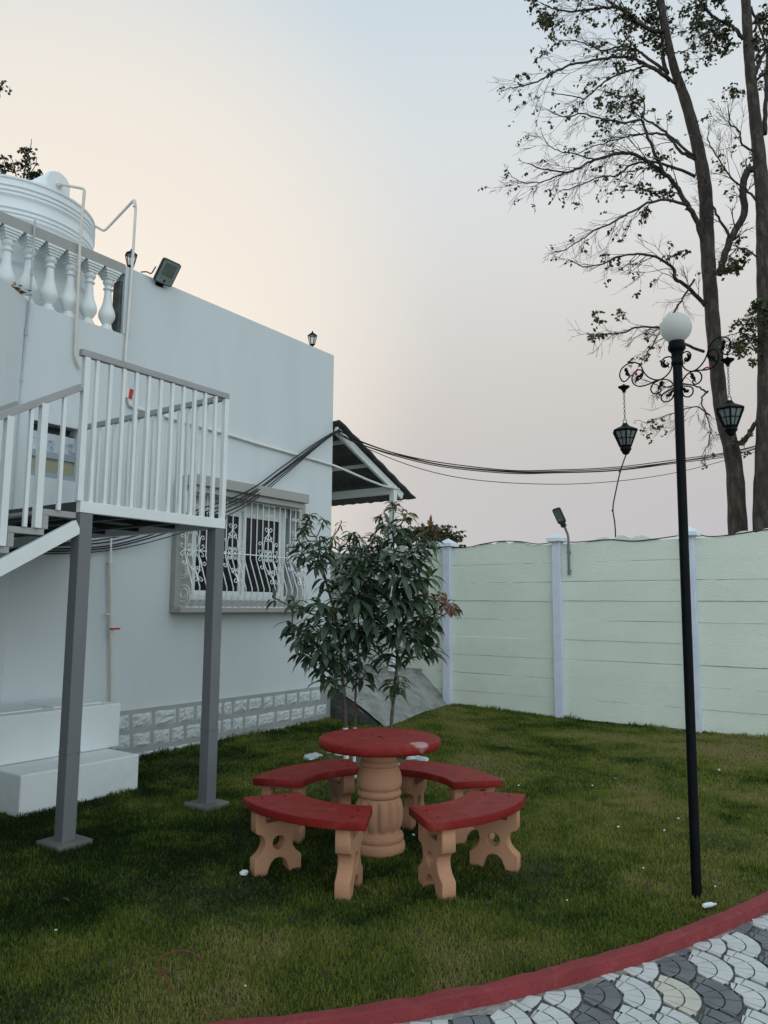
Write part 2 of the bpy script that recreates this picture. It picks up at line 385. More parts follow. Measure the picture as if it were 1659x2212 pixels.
# pavement: joint bed with fan shaped stamped stones
def build_pavement():
    mb = MB(); xs = list(np.arange(-12, 11.1, .5)); vs = []; fs = []
    for x in xs: vs += [(x, ky(x), -.022), (x, -9, -.022)]
    for i in range(len(xs) - 1): fs.append((2 * i, 2 * i + 1, 2 * i + 3, 2 * i + 2))
    mb.add(vs, fs, 0)
    for i in range(len(KX) - 1):
        n_ = max(1, int((KX[i + 1] - KX[i]) / .04)) if -2.5 < KX[i] < 5 else 1
        for q in range(n_):
            xa = KX[i] + (KX[i + 1] - KX[i]) * q / n_; xb = KX[i] + (KX[i + 1] - KX[i]) * (q + 1) / n_
            wa, wb = [.092 + .014 * sin(x * 17) + .010 * sin(x * 41 + 2) for x in (xa, xb)]
            mb.add([(xa, ky(xa), -.0165), (xa, ky(xa) - wa, -.0165), (xb, ky(xb) - wb, -.0165), (xb, ky(xb), -.0165)], [(0, 1, 2, 3)], 4)
    R = .200; PX, PY = .1645, .270; rr = random.Random(5)
    x00, y00 = .9835 - .0, 3.475                     # centre of one charcoal fan in row 1
    def ctr(i, j):
        return (x00 - .17 + i * PX + (.5 * PX if j % 2 else 0) + .0025 * j, y00 + j * PY - i * .006)
    rings = [(.197, .132), (.1295, .048)]
    for j in range(-14, 12):
        for i in range(-34, 36):
            cx, cy = ctr(i, j)
            if not (-2.6 < cx < 5.5 and cy > 1.3): continue
            if cy > ky(cx) + .25: continue
            back = []
            for dj in range(-2, 3):
                for di in range(-4, 5):
                    if (di, dj) == (0, 0): continue
                    bx, by = ctr(i + di, j + dj)
                    if bx < cx - 1e-6 or (abs(bx - cx) < 1e-6 and dj < 0): back.append((bx - cx, by - cy))
            k = (i + (1 if j % 2 else 0)) % 3
            if k == 0: mi = 3
            else: mi = 2 if rr.random() < .08 else 1
            dzf = rr.uniform(-.0015, .0015)
            for ri, (ro, rin) in enumerate(rings):
                nst = 5 if ri == 0 else 5
                edges = [-82 + 164 * q / nst + (rr.uniform(-3, 3) if 0 < q < nst else 0) + (0 if ri == 0 else 4) for q in range(nst + 1)]
                for q in range(nst):
                    a0, a1 = edges[q], edges[q + 1]; g = .0027
                    strip = []
                    for s_ in range(7):
                        rm = (ro + rin) / 2
                        th = radians(a0 + (a1 - a0) * s_ / 6)
                        ga = g / rm
                        th = min(max(th, radians(a0) + ga), radians(a1) - ga)
                        dx, dy = cos(th), sin(th); ri_ = rin
                        for bx, by in back:
                            bq = dx * bx + dy * by; dd = bq * bq - (bx * bx + by * by - (R + .004) ** 2)
                            if dd > 0:
                                ex = bq + sqrt(dd); en = bq - sqrt(dd)
                                if en < ro and ex > ri_: ri_ = max(ri_, ex)
                        px, py = cx + dx * ro, cy + dy * ro
                        if ri_ > ro - .006 or py > ky(px) - .072 + rr.uniform(-.012, .02): strip.append(None)
                        else: strip.append((V((cx + dx * ri_, cy + dy * ri_, 0)), V((px, py, 0))))
                    zt = -.0135 + dzf + rr.uniform(-.001, .001)
                    for s_ in range(6):
                        A, B = strip[s_], strip[s_ + 1]
                        if A is None or B is None: continue
                        a, b, c, d = A[0], A[1], B[1], B[0]
                        e = .0019
                        def inn(p, q): return p + (q - p).normalized() * e
                        top = [V((p.x, p.y, zt)) for p in (inn(a, b), inn(b, a), inn(c, d), inn(d, c))]
                        low = [V((p.x, p.y, -.0215)) for p in (a, b, c, d)]
                        fs = [(0, 1, 2, 3), (1, 0, 4, 5), (3, 2, 6, 7)]
                        if s_ == 0 or strip[s_ - 1] is None: fs.append((0, 3, 7, 4))
                        if s_ == 5 or (s_ < 5 and strip[s_ + 2] is None): fs.append((2, 1, 5, 6))
                        mb.add(top + low, fs, mi)
    return mb
tag(build_pavement().build('pavement', [M['grout'], M['pav_w'], M['pav_c'], M['pav_d'], M['mortar2']]), kind='structure')

# ================================================================== HOUSE
house = empty('house', W(0, 0, 0), 'white painted house with flat parapet roof, balustrade and grilled window', 'house')
WIN = (-2.56, -.82, 1.66, 2.92); SW = (-4.60, -4.07, 2.82, 3.36)
def wall_holes(t0, t1, z0, z1, holes, s, th):
    ts = sorted({t0, t1, *[h[0] for h in holes], *[h[1] for h in holes]}); zs = sorted({z0, z1, *[h[2] for h in holes], *[h[3] for h in holes]})
    mb = MB()
    def q(a, b, c, d): mb.add([a, b, c, d], [(0, 1, 2, 3)])
    for i in range(len(ts) - 1):
        for j in range(len(zs) - 1):
            tm, zm = (ts[i] + ts[i + 1]) / 2, (zs[j] + zs[j + 1]) / 2
            if any(h[0] < tm < h[1] and h[2] < zm < h[3] for h in holes): continue
            q(W(ts[i], s, zs[j]), W(ts[i + 1], s, zs[j]), W(ts[i + 1], s, zs[j + 1]), W(ts[i], s, zs[j + 1]))
            q(W(ts[i + 1], s - th, zs[j]), W(ts[i], s - th, zs[j]), W(ts[i], s - th, zs[j + 1]), W(ts[i + 1], s - th, zs[j + 1]))
    for (a, b, c, d) in holes:
        for (p0, p1, k) in (((a, c), (b, c), 1), ((b, c), (b, d), 1), ((b, d), (a, d), 1), ((a, d), (a, c), 1)):
            q(W(p0[0], s, p0[1]), W(p0[0], s - th, p0[1]), W(p1[0], s - th, p1[1]), W(p1[0], s, p1[1]))
    for (p0, p1) in (((t0, z0), (t0, z1)), ((t0, z1), (t1, z1)), ((t1, z1), (t1, z0))):
        q(W(p0[0], s, p0[1]), W(p0[0], s - th, p0[1]), W(p1[0], s - th, p1[1]), W(p1[0], s, p1[1]))
    return mb
mb = wall_holes(-9, 0, -.2, 4.5, [WIN, SW], 0, .23)
mb.hbox(-.23, 0, -6, -.23, -.2, 5.26)                     # far end wall with its parapet
mb.hbox(-9, -8.77, -6, -.23, -.2, 5.26)
mb.hbox(-8.77, -.23, -6, -5.77, -.2, 5.26)
mb.hbox(-8.77, -.23, -5.77, -.23, 4.30, 4.42)             # roof slab
mb.hbox(-3.62, -.0, -.16, 0.0, 4.5, 5.265)                # solid parapet
# the wall left of the conduit turns out towards the stairs
a_ = radians(35)
mb.add([W(-4.69, 0.002, -.2), W(-4.69, .002, 4.51), W(-6.6, 1.91 * math.tan(a_), 4.51), W(-6.6, 1.91 * math.tan(a_), -.2), W(-6.6, 0.002, 4.51), W(-6.6, .002, -.2)],
       [(0, 3, 2, 1), (1, 2, 4), (3, 5, 4, 2), (0, 5, 3)])
mb.build('wall', M['wall'], house)
mb = MB(); mb.hbox(-13, -9.2, -6, 4.0, -.2, 6.2); mb.build('unseen_shade_block', M['shade_block'], house)  # unseen dark mass added out of frame to shade columns and left lawn
# plinth band with rough white stones set in grey mortar
mb = MB(); mb.hbox(-9, 0.0, 0, .035, -.3, .50)
rr = random.Random(9)
for row, (z0, z1) in enumerate(((.30, .458), (.10, .255), (-.10, .055))):
    t = -3.75 + row * .07
    while t < -.12:
        wdt = rr.choice([.12, .16, .19, .21, .24, .28]); 
        if t + wdt > -.02: break
        hz = rr.uniform(0, .026); n = 7; m_ = 6; vs = []; fs = []
        sk = rr.uniform(-.015, .015)
        for i in range(n + 1):
            for j in range(m_ + 1):
                edge = i in (0, n) or j in (0, m_)
                tt = t + wdt * i / n + sk * (j / m_ - .5); zz = z0 + hz + (z1 - z0 - hz) * j / m_
                vs.append(W(tt + (0 if edge else rr.uniform(-.008, .008)), .0368 if edge else .041 + rr.uniform(0, .020), zz + (rr.uniform(-.006, .006))))
        for i in range(n):
            for j in range(m_):
                a = i * (m_ + 1) + j; fs.append((a, a + m_ + 1, a + m_ + 2, a + 1))
        mb.add(vs, fs, 1)
        t += wdt + rr.uniform(.034, .05)
mb.build('plinth', [M['mortar'], M['stone']], house)

# balustrade
bal = MB(); bal.hbox(-9, -3.62, -.20, 0.004, 5.17, 5.285); bal.hbox(-3.62, -3.52, -.165, .008, 4.5, 5.27, 1)
bal.hbox(-3.66, -3.621, -.15, -.03, 4.51, 5.1, 2)
bo = bal.build('balustrade', [M['trim'], M['wall'], M['dark_stone']], house, bevel=.006)
prof = [(.075, 0), (.075, .02), (.060, .025), (.060, .05), (.045, .06), (.040, .075), (.062, .105), (.085, .15), (.088, .185), (.080, .225), (.060, .275), (.046, .33), (.039, .40), (.036, .44), (.036, .455),
        (.050, .462), (.052, .475), (.040, .484), (.036, .505), (.050, .52), (.058, .535), (.058, .55), (.045, .56), (.050, .575)]
for k in range(17):
    t = -3.76 - .2235 * k
    mb = MB(); mb.lathe(W(t, -.09, 4.50), prof, 20, mat3=HM)
    for q, (hw, z0, z1) in enumerate(((.056, .575, .60), (.068, .60, .625), (.082, .625, .650), (.094, .650, .672))):
        mb.box(W(t, -.09, 4.50 + (z0 + z1) / 2), (2 * hw, 2 * hw, z1 - z0), HM)
    mb.build('baluster', M['white_steel'], bo, smooth=True, angle=45)

# big window
wd = MB()
wd.hbox(-2.84, -2.60, 0, .085, 1.57, 3.0); wd.hbox(-.80, -.66, 0, .085, 1.57, 3.0)      # jamb bands
wd.hbox(-2.84, -.66, 0, .20, 1.515, 1.57)                                              # ledge
wd.hbox(-2.60, -.80, -.10, .02, 1.57, 1.66)
wd.hbox(-2.60, -.80, 0, .06, 2.90, 3.0)
win = wd.build('window', M['trim'], house, bevel=.005)
hd = MB(); hd.hbox(-2.70, -.84, 0, .21, 2.88, 2.955); hd.hbox(-2.745, -.79, 0, .26, 2.955, 3.075)
hd.build('hood', M['trim'], win, bevel=.006)
fr = MB()
fr.hbox(-2.56, -.86, -.14, -.06, 1.66, 1.72); fr.hbox(-2.56, -.86, -.14, -.06, 2.77, 2.90); fr.hbox(-2.56, -2.45, -.14, -.06, 1.72, 2.77); fr.hbox(-.955, -.90, -.14, -.06, 1.72, 2.77)
fr.hbox(-.90, -.86, -.15, -.10, 1.72, 2.77, 1)
for a, b, o_ in ((-2.45, -1.655, -.13), (-1.665, -.955, -.105)):
    fr.hbox(a, b, o_, o_ + .035, 1.72, 1.772); fr.hbox(a, b, o_, o_ + .035, 2.705, 2.77)
    fr.hbox(a, a + .055, o_, o_ + .035, 1.772, 2.705); fr.hbox(b - .05, b, o_, o_ + .035, 1.772, 2.705)
fr.build('frame', [M['frame'], M['lampbody']], win, bevel=.004)
gl = MB(); gl.hbox(-2.40, -1.70, -.122, -.114, 1.76, 2.72); gl.hbox(-1.615, -1.0, -.098, -.090, 1.76, 2.72)
gl.build('glass', M['glass'], win)
cu = MB(); cu.hbox(-2.56, -.82, -.2, -.16, 1.66, 2.92); cu.build('curtain', M['curtain'], win)

def gp(t, z):                                        # point on the bellied grille
    zz = (2.88 - z)
    if z > 2.17: s = .125
    elif z > 1.80: s = .125 + (2.17 - z) / .37 * .150
    else:
        f = (1.80 - z) / .225; s = .275 - .155 * (1 - sqrt(max(0, 1 - min(1, f) ** 2)))
    return W(t, s, z)
gr = MB(); zsb = [2.88, 2.17] + [2.17 - .37 * i / 4 for i in range(1, 5)] + [1.80 - .225 * sin(pi / 2 * i / 6) for i in range(1, 7)]
NB = 20; T0, T1 = -2.75, -.80; DT = (T1 - T0) / (NB - 1)
for i in range(NB):
    t = T0 + DT * i
    gr.tube([gp(t, z) for z in zsb], .0075, 6)
for z in (2.875, 2.22): gr.bar(gp(T0, z), gp(T1, z), .012, .012)
gr.bar(gp(T0, 1.578), gp(T1, 1.578), .014, .014)
SC = DT / 65.0
def orn(tc_, pts, zm=2.22):
    for sx in (1, -1):
        P = smooth_path([V((tc_ + sx * x * SC, 0, zm + y * .00116)) for x, y in pts], 4)
        gr.tube([gp(p.x, min(2.87, max(1.6, p.z))) + N * .004 for p in P], .0058, 5)
up = [[(18, 262), (30, 272), (40, 290), (30, 305), (14, 296), (6, 270), (8, 235), (25, 210), (45, 195)],
      [(10, 175), (30, 190), (38, 170), (24, 160), (12, 176), (30, 196), (46, 150), (52, 90), (46, 40), (34, 6)],
      [(62, 10), (66, 70), (72, 120), (90, 148), (108, 130), (98, 112), (88, 124)],
      [(10, 45), (24, 62), (36, 48), (26, 34), (16, 44), (8, 20), (40, 4)],
      [(68, 6), (92, 18), (108, 42), (98, 60), (86, 46)]]
dn = [[(x, -y) for x, y in p] for p in up]
top = [[(8, 585), (16, 560), (36, 545), (50, 560), (40, 580), (28, 568)], [(6, 420), (12, 440), (30, 452), (44, 438), (34, 424), (24, 434)]]
for kb in (1, 7, 13, 18):
    for p in up + dn + top: orn(T0 + DT * kb, p)
for s_ in (0, 1):                                     # scrolled ends
    t = T0 - .004 if s_ == 0 else T1 + .004
    for (cz, rad) in ((1.72, .118), (1.955, .085)):
        P = []
        for i in range(44):
            a = -.6 + i / 43 * 4.2 * pi; r_ = rad * (1 - .72 * i / 43)
            P.append(W(t, .135 + r_ * cos(a) * .95 - (.02 if cz > 1.9 else 0), cz + r_ * sin(a)))
        gr.tube(P, .006, 5)
    gr.tube(smooth_path([W(t, .03, 2.14), W(t, .06, 2.20), W(t, .10, 2.18), W(t, .08, 2.10), W(t, .045, 2.03)]), .006, 5)
    gr.bar(W(t, .02, 1.578), W(t, .02, 2.88), .012); gr.bar(W(t, .02, 2.875), W(t, .125, 2.875), .012); gr.bar(W(t, .02, 1.578), W(t, .13, 1.578), .012); gr.bar(W(t, .02, 2.22), W(t, .125, 2.22), .01)
gr.build('grille', M['white_steel'], win, smooth=True)

# small window behind the stairs
sw = MB(); a, b, c, d = SW
sw.hbox(a, b, -.12, -.03, 3.02, 3.085); sw.hbox(a, b, -.10, -.02, c, c + .055)
swo = sw.build('window', M['alu'], house)
swo['label'] = 'small louvred window with plastic film'
f = MB(); n = 26; vs = []; fs = []
for i in range(n + 1):
    for j in range(9):
        vs.append(W(a + (b - a) * i / n, -.06 + .006 * sin(i * 1.9 + j * .6) + rr.uniform(-.003, .003), 3.085 + (3.27 - 3.085) * j / 8))
for i in range(n):
    for j in range(8): q = i * 9 + j; fs.append((q, q + 9, q + 10, q + 1))
f.add(vs, fs); f.build('plastic_film', M['film'], swo, smooth=True)
lv = MB()
for k in range(3): lv.box(W((a + b) / 2, -.06, c + .085 + k * .058), (b - a, .012, .062), HM @ Matrix.Rotation(radians(-18), 3, 'X'))
lv.build('louvre', M['cream'], swo)
dk = MB(); dk.hbox(a, b, -.22, -.16, c, d); dk.hbox(a, b, -.10, -.08, 3.27, 3.29, 0); dk.build('dark_opening', M['dark_steel'], swo)
def text_mesh(txt, size, o, ex, ey, material, name, parent):
    cu = bpy.data.curves.new(name, 'FONT'); cu.body = txt; cu.size = size; cu.extrude = .0006
    tmp = bpy.data.objects.new('tmp', cu); COL.objects.link(tmp)
    dg = bpy.context.evaluated_depsgraph_get(); dg.update()
    me = bpy.data.meshes.new_from_object(tmp.evaluated_get(dg)); bpy.data.objects.remove(tmp); bpy.data.curves.remove(cu)
    ez = ex.cross(ey); base = wloc(parent)
    me.transform(Matrix.Translation(V(o) - base) @ Matrix((ex, ey, ez)).transposed().to_4x4())
    me.materials.clear(); me.materials.append(material); me.name = name
    ob = bpy.data.objects.new(name, me); COL.objects.link(ob); ob.parent = parent; return ob
for i, (txt, t, z) in enumerate((('VC', -4.585, 3.165), ('PC', -4.36, 3.165), ('02', -4.15, 3.165), ('oo', -4.58, 3.10), ('D', -4.34, 3.10), ('Do', -4.14, 3.10))):
    text_mesh(txt, .055, W(t, -.048, z), U, Z, M['ink'], 'printed_lettering', swo)

# ---------------------------------------------------------------- lean-to awning behind the far corner
aw = empty('awning', W(1.5, 0, .62), 'lean-to awning with dark corrugated tile-look roof and white steel post beside the house', 'awning')
ZR, ZE, TE = 4.27, 3.36, 2.06                         # ridge, eave, reach along U
def rz(t): return ZR + (ZE - ZR) * t / TE
r = MB(); vs = []; fs = []; ns = 60; nt_ = 13
for i in range(ns + 1):
    s = .12 - 4.6 * i / ns
    for j in range(nt_ + 1):
        t = TE * j / nt_; st = -.018 if j % 2 else 0
        z = rz(t) + .020 * abs(sin(s * pi / .20)) + (.012 if j % 2 else -.006)
        vs.append(W(t, s, z))
for i in range(ns):
    for j in range(nt_): q = i * (nt_ + 1) + j; fs.append((q, q + 1, q + nt_ + 2, q + nt_ + 1))
r.add(vs, fs); ro = r.build('roof_sheet', M['roof'], aw); sol = ro.modifiers.new('thickness', 'SOLIDIFY'); sol.thickness = .018; sol.offset = -1
g = MB(); g.bar(W(.04, .02, rz(.04) - .10), W(1.78, .02, rz(1.78) - .10), .05, .11)
g.build('rafter', M['white_steel'], aw, bevel=.004)
for t in (.35, .95): 
    g = MB(); g.bar(W(t, .0, rz(t) - .075), W(t, -4.4, rz(t) - .075), .05, .05); g.build('purlin', M['white_steel'], aw, bevel=.003)
g = MB(); g.bar(W(1.52, -.02, 3.45), W(1.52, -4.4, 3.45), .09, .12); g.build('eave_beam', M['white_steel'], aw, bevel=.004)
g = MB(); g.bar(W(1.52, .03, .60), W(1.52, .03, 3.52), .09, .09, up=U); g.build('post', M['white_steel'], aw, bevel=.004)
g = MB(); g.bar(W(1.52, -4.3, .60), W(1.52, -4.3, 3.39), .09, .09, up=U); g.build('post', M['white_steel'], aw, bevel=.004)

# concrete floor and ramp between the house and the boundary wall
rp = MB(); zt = .52; vs = []; fs = []; L_ = 12
rr = random.Random(4)
def edge(t): return 1.02 - .55 * (t / 2.9)              # ramp foot, shorter beside the boundary wall
for i in range(13):
    t = 2.9 * i / 12
    for j in range(L_ + 1):
        f_ = j / L_; s = edge(t) * f_ * 1.03; vs.append(W(t, s, zt - (zt + .02) * f_ ** 1.1 + rr.uniform(-.006, .006) * (0 < j < L_)))
for i in range(12):
    for j in range(L_): q = i * (L_ + 1) + j; fs.append((q, q + 1, q + L_ + 2, q + L_ + 1))
rp.add(vs, fs, 0)
sidev = [W(0.012, edge(0) * 1.03 * j / L_ * .97, zt - .02 - (zt + .02) * (j / L_) ** 1.1) for j in range(L_ + 1)] + [W(0.012, 0, -.3)]
rp.add(sidev + [W(.012, edge(0), -.3)], [tuple(range(L_ + 1)) + (L_ + 2, L_ + 1)], 1)
rp.hbox(.03, 2.9, -4.5, -.0, -.2, zt + .06, 0)
tag(rp.build('ramp', [M['concrete'], M['dark_stone']], base=W(1.4, .4, 0)), 'rough grey concrete ramp with dark stone side at the house corner', 'ramp')

# white two-tier cement block under the stairs
bk = empty('cement_block', W(-4.6, .6, 0), 'white two-tier cement block with covers, under the steel stairs', 'cement block')
g = MB(); g.hbox(-5.16, -4.08, .06, 1.20, -.2, .30); g.build('lower_tier', M['block'], bk, bevel=.012)
g = MB(); g.hbox(-5.15, -3.97, .045, .76, .303, .695); g.build('upper_tier', M['block'], bk, bevel=.012)
for t in (-4.9, -4.32):
    g = MB(); g.hbox(t - .24, t + .24, .16, .62, .69, .706); g.build('cover', M['block'], bk, bevel=.006)

# ================================================================== STEEL STAIRS AND LANDING
st = empty('steel_staircase', W(-5.0, 1.6, 0), 'grey and white steel stairs with railed landing on two tall square columns', 'staircase')
TL, TR, SF, SB, ZL = -5.41, -4.05, 2.155, .035, 2.315
for t in (TL + .055, TR - .055):
    g = MB(); g.hbox(t - .05, t + .05, SF - .10, SF - .002, .03, 2.232); g.hbox(t - .054, t + .054, SF - .104, SF + .002, .60, .608)
    c = g.build('column', M['col'], st, bevel=.004)
    g = MB(); g.hbox(t - .13, t + .13, SF - .19, SF + .08, -.06, .035); g.build('footing', M['slab'], st, bevel=.012)
g = MB(); g.hbox(TL, TR, SF - .05, SF, 2.235, ZL); g.build('edge_beam', M['white_steel'], st, bevel=.003)
g = MB(); g.hbox(TR - .05, TR - .001, SB, SF - .052, 2.235, ZL); g.build('edge_beam', M['white_steel'], st, bevel=.003)
g = MB(); g.hbox(TL + .001, TL + .05, SB, SF - .052, 2.235, ZL - .002); g.hbox(TL + .05, TR - .05, SB, SB + .05, 2.235, ZL - .002)
for s in (.55, 1.05, 1.55): g.hbox(TL + .05, TR - .05, s - .02, s + .02, 2.262, 2.296)
for t in (-4.95, -4.5): g.hbox(t - .02, t + .02, SB + .05, SF - .052, 2.24, 2.26)
g.build('floor_frame', M['dark_steel'], st)
g = MB(); g.hbox(TL + .002, TR - .052, SB + .02, SF - .052, 2.298, 2.312); g.build('deck_plate', M['dark_steel'], st)
def handrail(a, b):
    g = MB(); g.bar(a, b, .042, .05); g.build('handrail', M['grey_steel'], st, bevel=.004)
def bal_(p0, p1, wd, up=U):
    g = MB(); g.bar(p0, p1, wd, wd, up=up); g.build('baluster', M['white_steel'], st, bevel=.0025)
def post_(p0, p1, wd):
    g = MB(); g.bar(p0, p1, wd, wd, up=U); g.build('rail_post', M['white_steel'], st, bevel=.003)
ZH = 3.375; sr = SF - .025
handrail(W(TL - .05, sr, ZH), W(TR + .004, sr, ZH))
post_(W(TL + .0, sr, ZL), W(TL + .0, sr, ZH - .026), .045); post_(W(TR - .022, sr, ZL), W(TR - .022, sr, ZH - .026), .042)
for k in range(1, 12): bal_(W(-5.435 + .1135 * k, sr, ZL - .004), W(-5.435 + .1135 * k, sr, ZH - .026), .027)
tr_ = TR - .025
handrail(W(tr_, sr - .024, ZH - .012), W(tr_, SB + .01, ZH - .012))
for k in range(1, 18): bal_(W(tr_, sr - .118 * k, ZL - .004), W(tr_, sr - .118 * k, ZH - .038), .027)
# flight going down to the left
RUN, RISE, NS = .232, .136, 15
SL = RISE / RUN; S1, S2 = 1.27, SF
def flight(s):
    a = W(TL + .001, s, 2.135); b = W(TL - 2.06 / SL, s, 2.135 - 2.06)
    g = MB(); g.bar(a, b, .05, .098, up=N.cross(U)); g.build('stringer', M['white_steel'], st, bevel=.003)
    handrail(W(TL - .03, s, 3.125), W(TL - 1.86 / SL, s, 3.125 - 1.83))
    for k in range(1, 13):
        t = TL - RUN * k - .045; zt_ = 2.235 - RISE * k
        post_(W(t - .02, s, zt_ - .0), W(t - .02, s, 3.10 + (t - .02 - TL + .03) * SL), .048)
    for k in range(0, 13):
        t = TL - RUN * (k + .64); zt_ = 2.235 - RISE * k
        bal_(W(t, s, zt_), W(t, s, 3.10 + (t - TL + .03) * SL), .026)
flight(S2 - .028); flight(S1 + .028)
for k in range(NS):
    t1 = TL - RUN * k; z = 2.235 - RISE * k
    g = MB()
    for s in (S1 + .06, S2 - .06):
        g.hbox(t1 - RUN - .02, t1 - .002, s - .022, s + .022, z - .042, z)
        g.hbox(t1 - RUN - .02, t1 - RUN + .024, s - .022, s + .022, z - RISE + .001, z - .043)
    g.hbox(t1 - RUN - .02, t1 - .004, S1 + .083, S2 - .083, z - .03, z - .008)
    for q in range(2): g.hbox(t1 - RUN * (.3 + .4 * q) - .012, t1 - RUN * (.3 + .4 * q) + .012, S1 + .09, S2 - .09, z - .052, z - .031, 1)
    g.build('tread', [M['grey_steel'], M['dark_steel']], st, bevel=.003)

# ================================================================== ROOF TANK
TK = W(-4.3, -1.1, 4.42); TR_ = .83
tk = empty('water_tank', TK, 'large white ribbed round water tank standing on the house roof', 'water tank')
pr = [(TR_ - .05, 0), (TR_ - .01, .03)]
zz = .05
for k in range(6):
    b = .10 + k * .235
    pr += [(TR_, b - .035), (TR_ + .0, b), (TR_ + .014, b + .012), (TR_ + .014, b + .030), (TR_, b + .042)]
    if k in (4, 5):
        for q in (1, 2): pr += [(TR_, b + .048 + .05 * (q - 1)), (TR_ + .014, b + .058 + .05 * (q - 1)), (TR_ + .014, b + .074 + .05 * (q - 1)), (TR_, b + .086 + .05 * (q - 1))]
pr += [(TR_, 1.455), (TR_ + .012, 1.462), (TR_ + .012, 1.482), (TR_ - .02, 1.486), (TR_ - .05, 1.51), (.62, 1.60), (.45, 1.64), (.28, 1.65), (.28, 1.68), (.25, 1.70), (.01, 1.71)]
pr = sorted(pr[:-11], key=lambda p: p[1]) + pr[-11:]
g = MB(); g.lathe(TK, pr, 72); g.build('body', M['tank'], tk, smooth=True, angle=50)
ba = radians(-33); bd = V((cos(ba), sin(ba), 0)); bt = V((-sin(ba), cos(ba), 0))
g = MB(); poly = [(-.14, 0)] + [(.14 * cos(a), .17 + .13 * sin(a)) for a in [pi - pi * i / 14 for i in range(15)]] + [(.14, 0)]
g.prism([(x, y) for x, y in poly], TK + bd * .60 + Z * 1.43, bt, Z, bd, .38); g.build('inlet_boss', M['tank'], tk, smooth=True, angle=40, bevel=.012)
BP = TK + bd * .79 + Z * 1.57
g = MB(); g.tube([TK + V((0, 0, 1.70)), TK + V((0, 0, 1.76))], .22, 24); g.build('lid', M['tank'], tk, smooth=True, angle=40)

# ================================================================== PIPES
def pipe(name, pts, r, material, label, cat, joints=(), jm=None, rj=1.35):
    g = MB(); g.tube(pts, r, 10)
    for (a, b) in joints: g.tube([V(a), V(b)], r * rj, 10)
    return g, name, material, label, cat
def rounded(pts, rad=.05):
    pts = [V(p) for p in pts]; o = [pts[0]]
    for i in range(1, len(pts) - 1):
        a, b, c = pts[i - 1:i + 2]; d1 = (a - b); d2 = (c - b); k = min(rad, d1.length * .4, d2.length * .4); d1.normalize(); d2.normalize()
        for j in range(6):
            f = j / 5; o.append((b + d1 * k) * (1 - f) ** 2 + b * 2 * f * (1 - f) + (b + d2 * k) * f * f)
    o.append(pts[-1]); return o
PA = onplane(182, 412, W(0, .05, 0), N)
inlet = [BP - bd * .02, BP + bd * .06, PA + Z * .02 - U * .0, PA - Z * .05, onplane(174, 506, W(0, .04, 0), N), onplane(162, 770, W(0, .03, 0), N), onplane(173, 795, W(0, .03, 0), N)]
g = MB(); g.tube(rounded(inlet, .045), .0155, 10)
g.tube([BP - bd * .02, BP + bd * .015], .034, 14); g.tube([BP + bd * .02, BP + bd * .06], .02, 12)
for f in (PA - Z * .06, onplane(174, 506, W(0, .04, 0), N)): g.tube([f + Z * .03, f - Z * .03], .0165, 10)
tag(g.build('water_pipe', M['pvc'], base=inlet[-1], smooth=True), 'cream pipe dropping from the top of the roof tank in front of the balusters', 'pipe', 'water pipes on the house')
ta = radians(2); TP = TK + V((cos(ta), sin(ta), 0)) * (TR_ - .01) + Z * 1.40
E1 = onplane(225, 500, TK + N * .25, N); E2 = onplane(291, 430, W(0, .04, 0), N)
o2 = [TP, E1, E2, onplane(293, 450, W(0, .04, 0), N), onplane(286, 572, W(0, .035, 0), N), onplane(271, 774, W(0, .03, 0), N), onplane(274.5, 850, W(0, .03, 0), N), W(-3.50, .03, 3.73), W(-3.44, .03, 3.72), W(-2.15, .03, 3.685), W(-1.59, .03, 3.66), W(-.05, .03, 3.62), W(.25, .035, 3.59), W(.8, .04, 3.52), W(1.2, .05, 3.48), W(1.60, .085, 3.475)]
g = MB(); g.tube(rounded(o2[:6], .11), .0155, 10, 0); g.tube(rounded(o2[5:], .04), .018, 10, 1)
for p in (E2 - Z * .05, o2[5], W(-3.50, .03, 3.75), W(-1.59, .03, 3.66), W(-2.9, .03, 3.705)):
    pass
g.tube([E2 - Z * .09, E2 - Z * .03], .018, 10, 0)
g.tube([o2[7] + Z * .01, o2[7] + Z * .05], .021, 10, 1); g.tube([W(-3.42, .03, 3.719), W(-3.36, .03, 3.717)], .021, 10, 1); g.tube([W(-1.62, .03, 3.662), W(-1.56, .03, 3.658)], .02, 10, 1)
vz = o2[6]; g.tube([vz - Z * .05, vz + Z * .03], .022, 12, 1)
po = g.build('water_pipe', [M['pvcw'], M['pvcw']], base=W(-3.5, .03, 3.7), smooth=True)
tag(po, 'long white pipe from tank side over the parapet, along the wall to the awning', 'pipe', 'water pipes on the house')
g = MB(); g.box(vz + U * .035 + N * .02, (.045, .012, .11), HM @ Matrix.Rotation(radians(10), 3, 'Y')); g.tube([vz + Z * .0, vz + U * .03 + N * .015], .012, 10); g.build('valve_handle', M['red_valve'], po, bevel=.004)
l1 = [W(-3.67, .05, 2.28), W(-3.655, .05, 1.9), W(-3.61, .05, 1.34), W(-3.575, .05, .85), W(-3.56, .05, .55)]
g = MB(); g.tube(l1[:2], .016, 10, 0); g.tube(l1[1:], .0175, 10, 1)
for z, r_ in ((1.42, .019), (1.38, .022), (1.33, .026), (1.27, .021)): g.tube([W(-3.612, .05, z - .022), W(-3.612, .05, z + .022)], r_, 12, 1)
for z in (2.03, 1.5): g.hbox(-3.69, -3.60, .028, .068, z - .006, z + .006, 0)
po = g.build('water_pipe', [M['pvcw'], M['pvc']], base=W(-3.6, .05, .6), smooth=True)
tag(po, 'cream pipe with red valve running down the wall below the landing', 'pipe', 'water pipes on the house')
